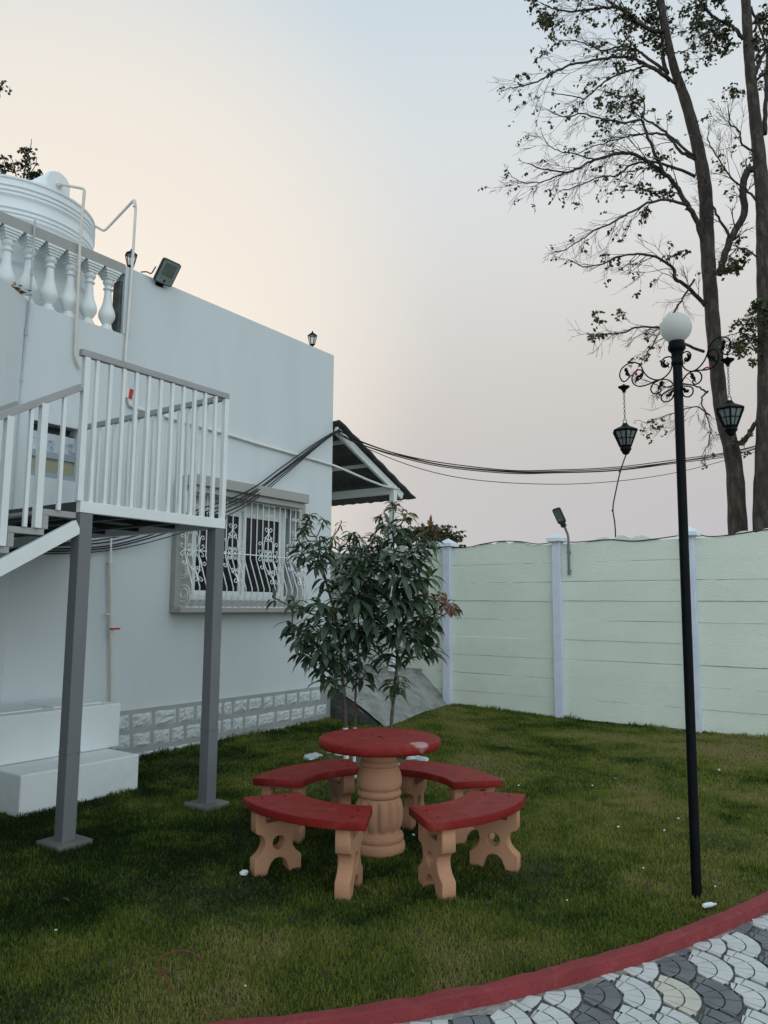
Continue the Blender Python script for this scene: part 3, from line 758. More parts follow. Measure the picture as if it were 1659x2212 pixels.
g = MB(); g.box(W(-3.59, .085, 1.352), (.11, .03, .018), HM); g.build('valve_handle', M['red_valve'], po, bevel=.004)
cd = [W(-4.69, .03, 5.32), W(-4.69, .03, 4.5), W(-4.73, .03, 3.6), W(-4.73, .03, 2.4)]
g = MB(); g.tube(cd, .011, 8)
for z in (4.79, 4.18, 3.72, 3.47): 
    x = -4.69 - .04 * max(0, min(1, (4.5 - z) / .9)); g.tube([W(x, .03, z - .03), W(x, .03, z + .03)], .017, 8)
tag(g.build('conduit', M['conduit'], base=cd[-1], smooth=True), 'thin grey painted conduit with clips on the upper left wall corner', 'conduit')

# ================================================================== FLOODLIGHT, PARAPET LANTERNS
FC = W(-3.17, .13, 5.335); tl = radians(38)
fm = Matrix((U, Z * cos(tl) + N * sin(tl), (N * cos(tl) - Z * sin(tl)))).transposed()
fl = empty('floodlight', W(-3.17, 0, 5.2), 'square dark floodlight fixed on the parapet edge of the house', 'floodlight')
def rrect(w_, h_, r_, n=5):
    o = []
    for cx, cy, a in ((w_ / 2 - r_, h_ / 2 - r_, 0), (-w_ / 2 + r_, h_ / 2 - r_, 90), (-w_ / 2 + r_, -h_ / 2 + r_, 180), (w_ / 2 - r_, -h_ / 2 + r_, 270)): o += arc(cx, cy, r_, a, a + 90, n)
    return o
e1, e2, e3 = U, Z * cos(tl) + N * sin(tl), N * cos(tl) - Z * sin(tl)
g = MB(); g.prism(rrect(.25, .285, .03), FC + e3 * .008, e1, e2, e3, .034); g.prism(rrect(.19, .22, .03), FC - e3 * .024, e1, e2, e3, .03); g.build('housing', M['lampbody'], fl, bevel=.008, smooth=True, angle=30)
g = MB(); g.prism(rrect(.222, .257, .018), FC + e3 * .0265, e1, e2, e3, .004); g.build('lens', M['paneglass'], fl)
g = MB(); g.prism(rrect(.15, .15, .01), FC + e3 * .0295 + e2 * .03, e1, e2, e3, .003, 0); g.prism(rrect(.17, .016, .004), FC + e3 * .0295 - e2 * .065, e1, e2, e3, .004, 1); g.prism(rrect(.03, .03, .008), FC + e3 * .0295 - e2 * .10, e1, e2, e3, .003, 2); g.build('reflector', [M['ledglass'], M['paneglass'], M['lampbody']], fl)
g = MB(); g.bar(FC - e3 * .06 - e2 * .05, W(-3.17, .0, 5.20), .10, .015); g.tube(smooth_path([W(-3.40, -.03, 5.29), W(-3.36, .02, 5.295), W(-3.32, .05, 5.285), FC - e1 * .13 - e3 * .04]), .007, 6); g.build('bracket', M['black'], fl)

def parapet_lantern(t, label):
    b = W(t, -.08, 5.265); root = empty('parapet_lantern', b, label, 'lantern', 'small lanterns on the parapet')
    g = MB(); g.lathe(b, [(.05, 0), (.05, .012), (.02, .02), (.018, .05), (.036, .06), (.036, .07)], 12); g.lathe(b + Z * .195, [(.07, 0), (.068, .012), (.045, .03), (.02, .045), (.012, .052), (.014, .06), (.008, .068), (.002, .078)], 6)
    for k in range(6):
        a = k * pi / 3; g.tube([b + V((.035 * cos(a), .035 * sin(a), .065)), b + V((.066 * cos(a), .066 * sin(a), .198))], .005, 5)
    g.build('frame', M['black'], root)
    g = MB(); g.lathe(b, [(.033, .07), (.062, .195)], 6); g.build('glass', M['clear'], root)
parapet_lantern(-3.50, 'small black lantern on the parapet behind the white pipe, beside the balustrade')
parapet_lantern(-.40, 'small black lantern alone near the far end of the parapet')

# ================================================================== OVERHEAD CABLES
rr = random.Random(21)
def strand(pts, r, label, group=None, jit=.0):
    P = smooth_path([V(p) + V((rr.uniform(-jit, jit), rr.uniform(-jit, jit), rr.uniform(-jit, jit))) for p in pts], 8)
    g = MB(); g.tube(P, r, 6)
    return tag(g.build('power_cable', M['cable'], base=P[0], smooth='all'), label, 'cable', group)
def span(px, y0, y1):                                  # photo trace -> points with the distance changing evenly along the span
    x0, x1 = px[0][0], px[-1][0]; return [aty(x, y, y0 + (y1 - y0) * (x - x0) / (x1 - x0)) for x, y in px]
CN = W(.02, .08, 4.12)
up_ = [(735, 935), (780, 957), (860, 984), (960, 1005), (1100, 1018), (1200, 1019), (1330, 1013), (1470, 996), (1580, 980), (1660, 958)]
def wallrun(k): return [W(-6.2, .10, 2.08 + .02 * k), W(-5.2, .08, 2.06 - .015 * k), W(-4.5, .07, 2.09 + .02 * k), W(-3.6, .06, 2.20 + .03 * k), W(-2.75, .28, 2.50 + .05 * k), W(-2.0, .30, 2.83 + .045 * k), W(-1.2, .14, 3.30 + .035 * k), W(-.5, .09, 3.78 + .015 * k), CN + Z * .0]
for k in range(4):
    strand(wallrun(k) + span([(x, y + (k - 1.5) * 2.2) for x, y in up_], 11.0, 15.0), .0085, 'black cable in the bundle from under the landing over the house corner to the trees', 'bundled cables', .012)
strand(wallrun(-1) + span([(735, 940), (800, 972), (900, 1010), (1000, 1033), (1120, 1044), (1250, 1045), (1380, 1034), (1500, 1012), (1660, 968)], 11.0, 15.0), .006, 'single thin cable sagging lowest below the bundle between house and trees')

# ================================================================== BOUNDARY WALL OF PRECAST PANELS
F1 = V((1.088, 12.70, 0)); FD = N; FN = -U             # along the wall, and its face towards the lawn
PS = 1.905
def Fp(d, z, o=0): return F1 + FD * d + FN * o + Z * z
fw = empty('boundary_wall', Fp(2, 0, 0), 'pale green precast panel wall with pale lavender capped posts', 'boundary wall')
rr = random.Random(31)
def fgz(d): return gz(*Fp(d, 0, .05).xy)
ZT = 2.555
for b in range(-3, 5):
    d0 = b * PS; g = MB(); nC = 9; ch = .285
    g.prism([(d0 + .03, -.25), (d0 + PS - .03, -.25), (d0 + PS - .03, ZT - .03), (d0 + .03, ZT - .03)], F1 - FN * .012, FD, Z, FN, .03)
    for c in range(nC):
        z1 = ZT - c * ch; z0 = z1 - ch + .001
        tl_, tr2 = rr.uniform(-.008, .008), rr.uniform(-.008, .008)
        o = rr.choice([0, .004, .008, .012]) + rr.uniform(0, .004)
        n = 16; poly = []
        a0, a1 = d0 + .02, d0 + PS - .02
        for i in range(n + 1): poly.append((a0 + (a1 - a0) * i / n, z0 + (tl_ + (tr2 - tl_) * i / n) + rr.uniform(-.003, .003)))
        if c == 0:
            for i in range(60, -1, -1):
                x = a0 + (a1 - a0) * i / 60; q = (x - d0) / PS
                hmp = 0
                if .30 < q < .72: hmp = .035 + .040 * abs(sin((q - .30) / .42 * 3 * pi)) * (1.35 if .44 < q < .58 else .9)
                elif .22 < q <= .30: hmp = .035 * (q - .22) / .08
                elif .72 <= q < .80: hmp = .035 * (.80 - q) / .08
                poly.append((x, z1 + hmp + rr.uniform(-.002, .002)))
        else:
            for i in range(n, -1, -1): poly.append((a0 + (a1 - a0) * i / n, z1 - .001 + (tl_ + (tr2 - tl_) * i / n) * .5 + rr.uniform(-.003, .003)))
        g.prism(poly, F1, FD, Z, FN, .05); k = len(poly) * 2
        for q in range(len(g.v) - k, len(g.v)): g.v[q] = tuple(V(g.v[q]) + FN * o)
    g.build('panel', M['fence'], fw, bevel=.003, seg=2)
for b in range(-3, 6):
    d = b * PS; g = MB(); g.box(Fp(d, 1.15, .045), (.135, .15, 2.86), Matrix((FD, FN, Z)).transposed())
    po = g.build('post', M['post'], fw, bevel=.008)
    g = MB(); c = Fp(d, 2.58, .045); R3 = Matrix((FD, FN, Z)).transposed()
    g.box(c + Z * .03, (.26, .26, .055), R3); g.add([c + R3 @ V(p) for p in ((-.125, -.125, .0585), (.125, -.125, .0585), (.125, .125, .0585), (-.125, .125, .0585), (0, 0, .145))], [(0, 1, 4), (1, 2, 4), (2, 3, 4), (3, 0, 4), (3, 2, 1, 0)])
    g.build('cap', M['cap'], po, bevel=.006)
# loose cable lying along the wall top
P = [Fp(-.3, 2.58, .03), Fp(.35, 2.565, .035), Fp(.6, 2.60, .04), Fp(.95, 2.635, .04), Fp(1.3, 2.615, .04), Fp(1.6, 2.565, .045), Fp(1.9, 2.60, -.09), Fp(2.2, 2.57, .04), Fp(2.7, 2.585, .045), Fp(3.05, 2.55, .05), Fp(3.4, 2.57, .045), Fp(3.8, 2.62, -.08), Fp(4.1, 2.565, .04), Fp(4.45, 2.59, .04), Fp(4.8, 2.625, .04), Fp(5.4, 2.60, .03)]
g = MB(); g.tube(smooth_path(P, 6), .008, 6)
tag(g.build('loose_cable', M['cable'], base=P[0], smooth='all'), 'loose dark cable draped along the top of the green boundary wall', 'cable')
# small LED lamp on the wall beside the second post
LB = Fp(PS + .185, 2.08, .075)
sl = empty('wall_lamp', LB, 'small LED street lamp on grey bracket fixed to the green wall by a post', 'wall lamp')
g = MB(); g.tube(smooth_path([LB, LB + Z * .38, LB + Z * .56, LB + Z * .66 + FN * .02 - FD * .02, LB + Z * .76 + FN * .07 - FD * .05]), .018, 10)
for z in (.06, .34): g.box(LB + Z * z - FN * .015, (.05, .03, .03), Matrix((FD, FN, Z)).transposed())
g.build('bracket', M['col'], sl, smooth=True)
hd_ = (Z * .86 + FN * .46 - FD * .22).normalized(); hx = (FD - hd_ * FD.dot(hd_)).normalized(); hn = hx.cross(hd_)
if hn.dot(FN) < 0: hn = -hn
hc = LB + Z * .76 + FN * .07 - FD * .05 + hd_ * .14
g = MB(); g.prism(rrect(.135, .25, .03), hc, hx, hd_, hn, .035); g.prism(rrect(.08, .09, .015), hc - hd_ * .145, hx, hd_, hn, .045); g.build('lamp_head', M['lampbody'], sl, bevel=.008)
g = MB(); g.prism(rrect(.10, .19, .012), hc + hn * .0185 + hd_ * .008, hx, hd_, hn, .004); g.build('led_panel', M['ledglass'], sl)
g = MB(); g.prism(rrect(.075, .012, .003), hc + hn * .0215 - hd_ * .055, hx, hd_, hn, .003); g.build('lens', M['paneglass'], sl)

# ================================================================== LAMP POST
LP = onz(1505, 1938); LT = V((LP.x + .012, LP.y, 3.09))
lp = empty('lamp_post', LP, 'tall black lamp post with white globe and scrolled arms on the lawn by the kerb', 'lamp post')
g = MB(); g.tube([LP - Z * .1, LT], .0275, 18); g.tube([LP + Z * .34, LP + Z * .345], .0285, 18); g.build('pole', M['black'], lp, smooth=True)
LTz = lambda z: V((LP.x + .012 * z / 3.09, LP.y, z))
g = MB(); g.lathe(V((LT.x, LT.y, 0)), [(.034, 3.07), (.036, 3.075), (.036, 3.09), (.033, 3.095), (.033, 3.145), (.037, 3.15), (.05, 3.165), (.052, 3.172), (.052, 3.19), (.047, 3.195), (.047, 3.215), (.03, 3.22)], 24); g.build('collar', M['black'], lp, smooth=True, angle=40)
g = MB(); g.sphere(V((LT.x, LT.y, 3.303)), .0925, 40, 24); g.build('globe', M['globe'], lp, smooth='all')
def arm_pts(lst, d):
    return smooth_path([LTz(3.01 + (730 - zy) * .00063) + d * ((765 - zx) * .0007) + Z * 0 for zx, zy in lst], 6)
LEAF = [[(300, 555), (285, 570), (300, 590), (295, 620), (318, 640), (322, 660)],
        [(440, 640), (425, 665), (395, 675), (400, 700), (375, 715), (385, 735)],
        [(630, 765), (610, 780), (618, 800), (595, 815), (590, 845), (575, 860)],
        [(655, 560), (640, 590), (655, 615), (680, 620), (690, 650)],
        [(725, 875), (700, 895), (690, 920), (660, 915), (665, 940)]]
MAIN = [[(715, 545), (690, 535), (650, 540), (622, 575), (632, 620), (665, 632), (688, 608), (672, 590)],
        [(715, 545), (722, 600), (700, 680), (640, 735), (575, 742), (505, 700), (462, 640), (430, 560), (375, 515), (310, 515), (250, 550), (228, 610), (240, 660), (268, 690), (305, 672), (322, 635), (305, 595)],
        [(400, 705), (430, 690), (450, 655), (440, 615), (405, 600), (365, 625), (345, 680), (362, 735), (410, 770), (480, 772), (560, 752), (640, 750), (700, 785), (738, 850)],
        [(595, 820), (612, 845), (600, 872), (560, 878), (528, 855), (520, 815), (545, 770), (600, 748)],
        [(735, 850), (690, 868), (640, 885), (612, 920), (620, 960), (660, 980), (705, 960), (722, 925), (735, 900)]]
for d in (V((-.72, .694, 0)), V((.47, -.883, 0))):
    g = MB()
    for p in MAIN: g.tube(arm_pts(p, d), .0044, 6)
    ar = g.build('scroll_arm', M['black'], lp, smooth='all')
    for p in LEAF:
        g = MB(); q = arm_pts(p, d); n = len(q); g.tube(q, [.003 + .0085 * sin(pi * min(1, .15 + i / n)) * (.75 + .35 * sin(i * 1.9)) for i in range(n)], 7)
        g.build('leaf_ornament', M['black'], ar, smooth='all')
    k = LTz(3.01) + d * .35
    g = MB(); g.lathe(k + Z * -.02, [(.006, -.024), (.016, -.008), (.036, .008), (.037, .013), (.012, .02), (.004, .03)], 14); g.build('bell_cap', M['black'], ar, smooth=True)
    if d.x < 0:
        rb_ = MB(); rb_.tube(arm_pts([(405, 588), (390, 605), (380, 625), (395, 640)], d), .006, 5); rb_.tube(arm_pts([(345, 640), (325, 648), (322, 665)], d), .005, 5); rb_.build('ribbon', M['redribbon'], ar)
    else:
        rb_ = MB(); rb_.tube(arm_pts([(440, 760), (470, 752), (520, 765)], d), .005, 5); rb_.build('ribbon', M['redribbon'], ar)
def hanging_lantern(d, label, rot):
    k = LTz(3.01) + d * .35; top = k.z - .045; rg = 2.775 if d.x < 0 else 2.775
    b = V((k.x, k.y, rg - .215)); root = empty('hanging_lantern', b, label, 'lantern', 'lanterns hanging from the lamp post arms')
    def L(z): return b + Z * z
    g = MB(); n = 11
    for i in range(n):
        zc = rg + .012 + (top - rg - .012) * (i + .5) / n; h = (top - rg) / n * .62; a = i % 2 * pi / 2
        ring = [V((k.x + .0055 * cos(t) * cos(a), k.y + .0055 * cos(t) * sin(a), zc + h * sin(t))) for t in [2 * pi * q / 10 for q in range(11)]]
        g.tube(ring, .0016, 4, cap=False)
    g.tube([V((k.x + .012 * cos(t), k.y, rg + .012 * sin(t))) for t in [2 * pi * q / 14 for q in range(15)]], .0028, 5)
    g.tube([V((k.x + .010 * cos(t), k.y, top + .006 + .010 * sin(t))) for t in [2 * pi * q / 12 for q in range(13)]], .0025, 5)
    g.build('chain', M['chain'], root)
    RM = Matrix.Rotation(rot, 3, 'Z')
    g = MB(); g.lathe(b, [(.084, .150), (.084, .156), (.062, .168), (.030, .183), (.018, .196), (.016, .203), (.006, .206)], 6, mat3=RM); g.build('roof', M['black'], root)
    g = MB(); g.lathe(b, [(.006, 0), (.018, .006), (.030, .028), (.035, .035), (.033, .05), (.038, .056)], 12, mat3=RM)
    for q in range(6):
        a0 = rot + q * pi / 3; a1 = a0 + pi / 3
        def rp_(a, f): 
            r_ = .036 + (.078 - .036) * f; return b + V((r_ * cos(a), r_ * sin(a), .054 + .098 * f))
        g.tube([rp_(a0, 0), rp_(a0, 1)], .0055, 5); g.tube([(rp_(a0, 0) + rp_(a1, 0)) / 2, (rp_(a0, 1) + rp_(a1, 1)) / 2], .0026, 4); g.tube([rp_(a0, .5), rp_(a1, .5)], .0026, 4); g.tube([rp_(a0, .97), rp_(a1, .97)], .004, 4); g.tube([rp_(a0, .02), rp_(a1, .02)], .005, 4)
    g.build('frame', M['black'], root)
    g = MB(); g.lathe(b, [(.034, .054), (.0755, .152)], 6, mat3=RM); g.build('panes', M['frost'], root)
hanging_lantern(V((-.72, .694, 0)), 'black hexagonal lantern hanging on a chain against open sky, left of the post', .3)
hanging_lantern(V((.47, -.883, 0)), 'black hexagonal lantern hanging on a chain in front of the tree trunk', .12)

# ================================================================== TABLE AND BENCHES
TB = V((-.018, 5.31, 0))
table = empty('round_table', TB, 'round red-topped table on a fluted terracotta-coloured pedestal between four curved benches', 'table')
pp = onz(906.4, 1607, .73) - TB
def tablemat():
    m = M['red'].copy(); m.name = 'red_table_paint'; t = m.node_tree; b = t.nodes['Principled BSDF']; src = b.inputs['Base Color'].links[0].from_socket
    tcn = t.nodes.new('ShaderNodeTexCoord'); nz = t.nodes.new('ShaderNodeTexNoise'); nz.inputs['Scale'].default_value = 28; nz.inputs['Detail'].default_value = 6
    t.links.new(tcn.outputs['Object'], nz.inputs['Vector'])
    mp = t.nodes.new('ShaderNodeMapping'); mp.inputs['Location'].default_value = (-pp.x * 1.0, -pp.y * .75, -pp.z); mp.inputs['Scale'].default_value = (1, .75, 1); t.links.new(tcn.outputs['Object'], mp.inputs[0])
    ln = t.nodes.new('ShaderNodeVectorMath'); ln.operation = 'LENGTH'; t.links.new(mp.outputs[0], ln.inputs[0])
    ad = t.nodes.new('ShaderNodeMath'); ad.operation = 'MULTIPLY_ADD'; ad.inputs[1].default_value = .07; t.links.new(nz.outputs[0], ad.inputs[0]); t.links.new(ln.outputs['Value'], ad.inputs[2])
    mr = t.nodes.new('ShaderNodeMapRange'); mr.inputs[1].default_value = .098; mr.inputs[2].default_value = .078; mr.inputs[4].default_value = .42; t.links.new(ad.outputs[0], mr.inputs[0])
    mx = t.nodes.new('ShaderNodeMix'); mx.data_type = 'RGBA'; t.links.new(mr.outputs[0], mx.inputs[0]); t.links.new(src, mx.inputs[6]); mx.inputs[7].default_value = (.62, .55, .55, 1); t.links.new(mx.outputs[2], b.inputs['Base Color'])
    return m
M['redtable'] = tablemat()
g = MB(); g.lathe(TB, [(.375, .668), (.395, .670), (.406, .677), (.410, .69), (.410, .714), (.406, .723), (.397, .729), (.38, .731), (.05, .731), (.002, .731)], 72)
tt = g.build('tabletop', M['redtable'], table, smooth=True, angle=60)
g = MB(); g.lathe(TB + V((-.0, -.0, 0)), [(.018, .7305), (.018, .7325), (.001, .7325)], 14)
for dx, dy in ((-.05, .06), (.02, -.05)): g.lathe(TB + V((dx, dy, 0)), [(.009, .7305), (.009, .7325), (.001, .7325)], 10)
g.build('hole', M['black'], tt)
kz = .67 / 510
def h_(y): return (745 - y) * kz
pk = .00137
prof = [(120, 745), (126, 735), (128, 715), (125, 700), (116, 694), (114, 690), (119, 682), (120, 668), (115, 655), (103, 648), (100, 640), (103, 630), (110, 612), (115, 590), (117, 565), (116, 540), (112, 515), (105, 495), (98, 484), (95, 480),
        (103, 476), (108, 466), (108, 456), (103, 448), (96, 444), (98, 440), (106, 430), (110, 410), (110, 390), (106, 368), (99, 350), (92, 338), (88, 330), (93, 326), (96, 316), (93, 305), (86, 300), (84, 295), (83, 280), (85, 255), (89, 235), (90, 226)]
prof = [(r_ * pk, h_(y)) for r_, y in prof]
# denser rings for the fluted bulb
pr2 = []
for i in range(len(prof) - 1):
    for q in range(3): pr2.append((prof[i][0] + (prof[i + 1][0] - prof[i][0]) * q / 3, prof[i][1] + (prof[i + 1][1] - prof[i][1]) * q / 3))
pr2.append(prof[-1]); zb0, zb1 = h_(645), h_(487)
def flute(r_, z, a):
    if zb0 < z < zb1:
        k = min(1, (z - zb0) / .02, (zb1 - z) / .02); return r_ * (1 + .02 * k - .15 * k * (1 - abs(sin(a * 6 + .3))) ** 1.6)
    return r_
g = MB(); g.lathe(TB, pr2, 128, fn=flute); g.build('pedestal', M['terra'], table, smooth='all')

BR0 = .735; RI, RO = .555, .915; SPN = 31.0
proto = empty('curved_bench', (0, 0, 0), 'x', 'bench', 'curved benches round the table')
seat = [(x - BR0, y) for x, y in arc(0, 0, RO, -SPN, SPN, 28)] + [(x - BR0, y) for x, y in arc(0, 0, RI, SPN * 1.02, -SPN * 1.02, 22)]
me = curve_plate('seat', [seat], .048, .0035, M['red']); me.transform(Matrix.Translation((0, 0, .401)))
so = bpy.data.objects.new('seat', me); COL.objects.link(so); so.parent = proto
g = MB()
for a in (-25, 25):
    for r_ in (.67, .82): g.lathe(V((r_ * cos(radians(a)) - BR0, r_ * sin(radians(a)), 0)), [(.009, .4255), (.009, .4266), (.001, .4266)], 10)
ho = g.build('bolt_hole', M['black'], None, local=True); ho.parent = so
hw = .152
right = [(hw, .376), (hw, .250), (hw - .012, .238), (.110, .228), (.094, .205), (.088, .175), (.096, .145), (.115, .118), (hw - .008, .096), (hw, .088), (hw, -.06), (.075, -.06), (.068, .02), (.050, .062), (.026, .084)]
left = [(-x, y) for x, y in reversed(right)]
outl = right + [(0, .090)] + left
slot = [(-.085, .300), (.085, .300), (.085, .350), (-.085, .350)]
hole = arc(0, .175, .040, 360, 0, 22)[:-1]
for sg in (-1, 1):
    me = curve_plate('leg', [outl, slot, hole], .088, .006, M['terra'])
    ca = radians(22.5 * sg); d = V((cos(ca), sin(ca), 0)); tn = V((-sin(ca), cos(ca), 0))
    me.transform(Matrix.Translation(d * .735 - V((BR0, 0, 0))) @ Matrix((d, Z, d.cross(Z))).transposed().to_4x4())
    lo = bpy.data.objects.new('leg', me); COL.objects.link(lo); lo.parent = proto
benches = [(-125, .745, 'curved front bench on the left, one foot beside crumpled paper'), (-44, .79, 'curved front bench on the right, nearest to the lamp post'),
           (138, .695, 'curved rear bench on the left, nearest to the stone plinth'), (43, .67, 'curved rear bench on the right, nearest the green boundary wall')]
for i, (a, BR1, lb) in enumerate(benches):
    o = proto if i == 0 else copy_tree(proto)
    ra = radians(a); o.location = TB + V((cos(ra) * BR1, sin(ra) * BR1, 0)); o.rotation_euler = (0, 0, ra); o['label'] = 'red ' + lb

# ================================================================== YOUNG MANGO TREES
def leaf(mb, b, d, L, wd, rn, droop=.5, nseg=4, fold=.25):
    d = V(d).normalized(); side = d.cross(Z); side = side.normalized() if side.length > 1e-3 else V((1, 0, 0))
    side = (side + V((random.uniform(-.4, .4), random.uniform(-.4, .4), random.uniform(-.5, .5)))); side = (side - d * side.dot(d)).normalized()
    p = V(b); vs = []; prw = [.12, .75, 1.0, .72, .0]
    for i in range(nseg + 1):
        n_ = side.cross(d); k = wd / 2 * (prw[i] if nseg == 4 else sin(pi * (.08 + .92 * i / nseg)))
        vs += [p + side * k + n_ * k * fold, p, p - side * k + n_ * k * fold]
        d = (d - Z * droop * .28).normalized(); p = p + d * (L / nseg)
        side = (side - d * side.dot(d)).normalized()
    fs = []
    for i in range(nseg):
        a = i * 3; fs += [(a, a + 1, a + 4, a + 3), (a + 1, a + 2, a + 5, a + 4)]
    mb.add(vs, fs, 0, rn)
def whorl(mb, tip, ax, n, L, rn0, spread=1.0, up=.25):
    ax = V(ax).normalized()
    for k in range(n):
        a = 2.4 * k + random.uniform(-.4, .4); e = random.uniform(-.1, .8)
        o = V((cos(a), sin(a), 0)); o = (o - ax * o.dot(ax)).normalized()
        d = o * cos(e) * spread + ax * (sin(e) + up)
        leaf(mb, tip - ax * random.uniform(0, .09), d, L * random.uniform(.7, 1.15), L * random.uniform(.20, .28), min(1, max(0, rn0 + random.uniform(-.16, .16))), random.uniform(.8, 1.9))
MY = 7.95
def sapling(label, base, stem, rs, tips, lime):
    root = empty('mango_tree', base, label, 'tree', 'young mango trees in the stone ring')
    pts = [base] + [aty(x, y, MY + dy) for x, y, dy in stem]; P = smooth_path(pts, 6); n = len(P)
    R = [rs * (1 - .72 * i / (n - 1)) for i in range(n)]
    R = [r_ * (1 + .12 * sin(i * 1.7)) for i, r_ in enumerate(R)]
    g = MB(); g.tube(P, R, 10); tk_ = g.build('trunk', M['bark2'], root, smooth='all')
    k = max(2, sum(1 for p in P if p.z < lime))
    g = MB(); g.tube([base + Z * -.05] + [p for p in P if p.z < lime] , [rs * 1.16] * (1 + len([p for p in P if p.z < lime])), 12); g.build('lime_wash_band', M['lime'], tk_, smooth=True)
    lf = MB()
    for tp in tips:
        x, y, dy, nl, L, rn = tp; nl = int(nl * (1.35 if L > .15 else 1.7)); L *= 1.06
        T_ = aty(x, y, MY + dy)
        # spring from the stem point lying below the tip
        cand = [i for i, p in enumerate(P) if p.z < T_.z - .12] or [1]
        i0 = min(cand, key=lambda i: (P[i] - T_).length + .35 * abs((T_.z - P[i].z) - .35)); i0 = max(i0, n // 4)
        s0 = P[i0]; mid = s0 * .45 + T_ * .55 + V((0, 0, -.06)) + V((random.uniform(-.04, .04), random.uniform(-.04, .04), 0))
        br = smooth_path([s0, mid, T_], 5); g = MB(); g.tube(br, [R[i0] * .45 + .002] + [.007] * (len(br) - 2) + [.004], 6); g.build('branch', M['bark2'], tk_, smooth='all')
        ax = (T_ - mid).normalized() + Z * .5
        whorl(lf, T_, ax, nl, L, rn)
        if L > .17: whorl(lf, br[7], (br[8] - br[6]) + Z * .1, int(nl * .55), L, max(.1, min(rn, .6) - .05), 1.0, .1)
        if (T_ - s0).length > .35:
            for q in range(4): 
                pq = br[random.randint(4, 8)]; leaf(lf, pq, V((random.uniform(-1, 1), random.uniform(-1, 1), .2)), L * .9, L * .2, rn + random.uniform(-.1, .1), 1.3)
    lf.build('crown', M['mango'], root, smooth='all')
b1, b2, b3 = onz(748, 1652), onz(765, 1648), onz(838, 1655)
G, Y_, RD = .35, .62, .97
sapling('young mango tree with the thickest white-based trunk, leaning towards the grilled window', b1,
    [(746, 1558, .1), (743, 1498, .1), (738, 1440, .1), (735, 1389, .08), (725, 1330, .05), (708, 1270, 0), (695, 1215, -.05), (683, 1160, -.05)], .024,
    [(668, 1112, .0, 11, .11, .45), (700, 1122, .15, 9, .11, .55), (655, 1142, -.1, 10, .12, .5), (690, 1158, .1, 9, .12, .5), (648, 1190, -.2, 9, .20, .3), (688, 1195, -.3, 12, .24, .25), (722, 1160, .3, 7, .12, .6), (738, 1128, .4, 5, .08, .7),
     (632, 1296, -.2, 8, .17, .3), (588, 1290, -.3, 5, .16, .3), (622, 1340, -.1, 9, .2, .5), (640, 1372, -.3, 10, .22, .3), (665, 1345, .2, 11, .2, .6), (690, 1300, -.35, 12, .24, .22), (655, 1405, -.25, 9, .22, .28), (690, 1392, -.4, 12, .24, .25),
     (712, 1340, -.3, 12, .25, .25), (718, 1410, -.2, 10, .24, .3), (740, 1290, .1, 10, .22, .3), (690, 1440, .0, 6, .2, .35), (720, 1465, -.1, 6, .2, .5), (700, 1250, .2, 9, .2, .35), (660, 1128, .05, 10, .12, .5), (676, 1175, -.1, 10, .14, .4), (710, 1180, .0, 9, .15, .4), (642, 1165, .1, 8, .13, .45)], .42)
sapling('slimmest young mango tree, in the middle, with a dark red shoot low on its stem', b2,
    [(767, 1558, .2), (768, 1500, .2), (772, 1440, .2), (775, 1380, .15), (774, 1320, .1), (776, 1260, .05), (778, 1200, 0)], .015,
    [(748, 1172, .2, 10, .16, .45), (762, 1150, .1, 10, .15, .45), (785, 1178, .1, 11, .17, .4), (802, 1195, -.1, 11, .19, .35), (770, 1200, -.2, 12, .2, .3), (812, 1155, .2, 9, .15, .5), (800, 1290, -.3, 12, .24, .25), (815, 1260, .2, 11, .2, .3), (775, 1165, .0, 9, .14, .5), (735, 1205, .0, 11, .18, .4), (790, 1215, -.3, 12, .22, .3), (760, 1235, -.35, 12, .24, .25), (800, 1255, -.1, 12, .22, .3), (770, 1285, -.4, 13, .26, .22), (740, 1245, .3, 9, .2, .9),
     (790, 1300, .2, 11, .22, .6), (805, 1330, -.35, 12, .25, .22), (765, 1345, -.3, 12, .25, .24), (745, 1375, .1, 10, .22, .3), (790, 1375, -.1, 11, .24, .28), (775, 1420, .1, 9, .22, .25), (755, 1440, .1, 7, .19, .3), (790, 1445, .2, 7, .2, .35), (768, 1520, .1, 6, .10, .98)], .41)
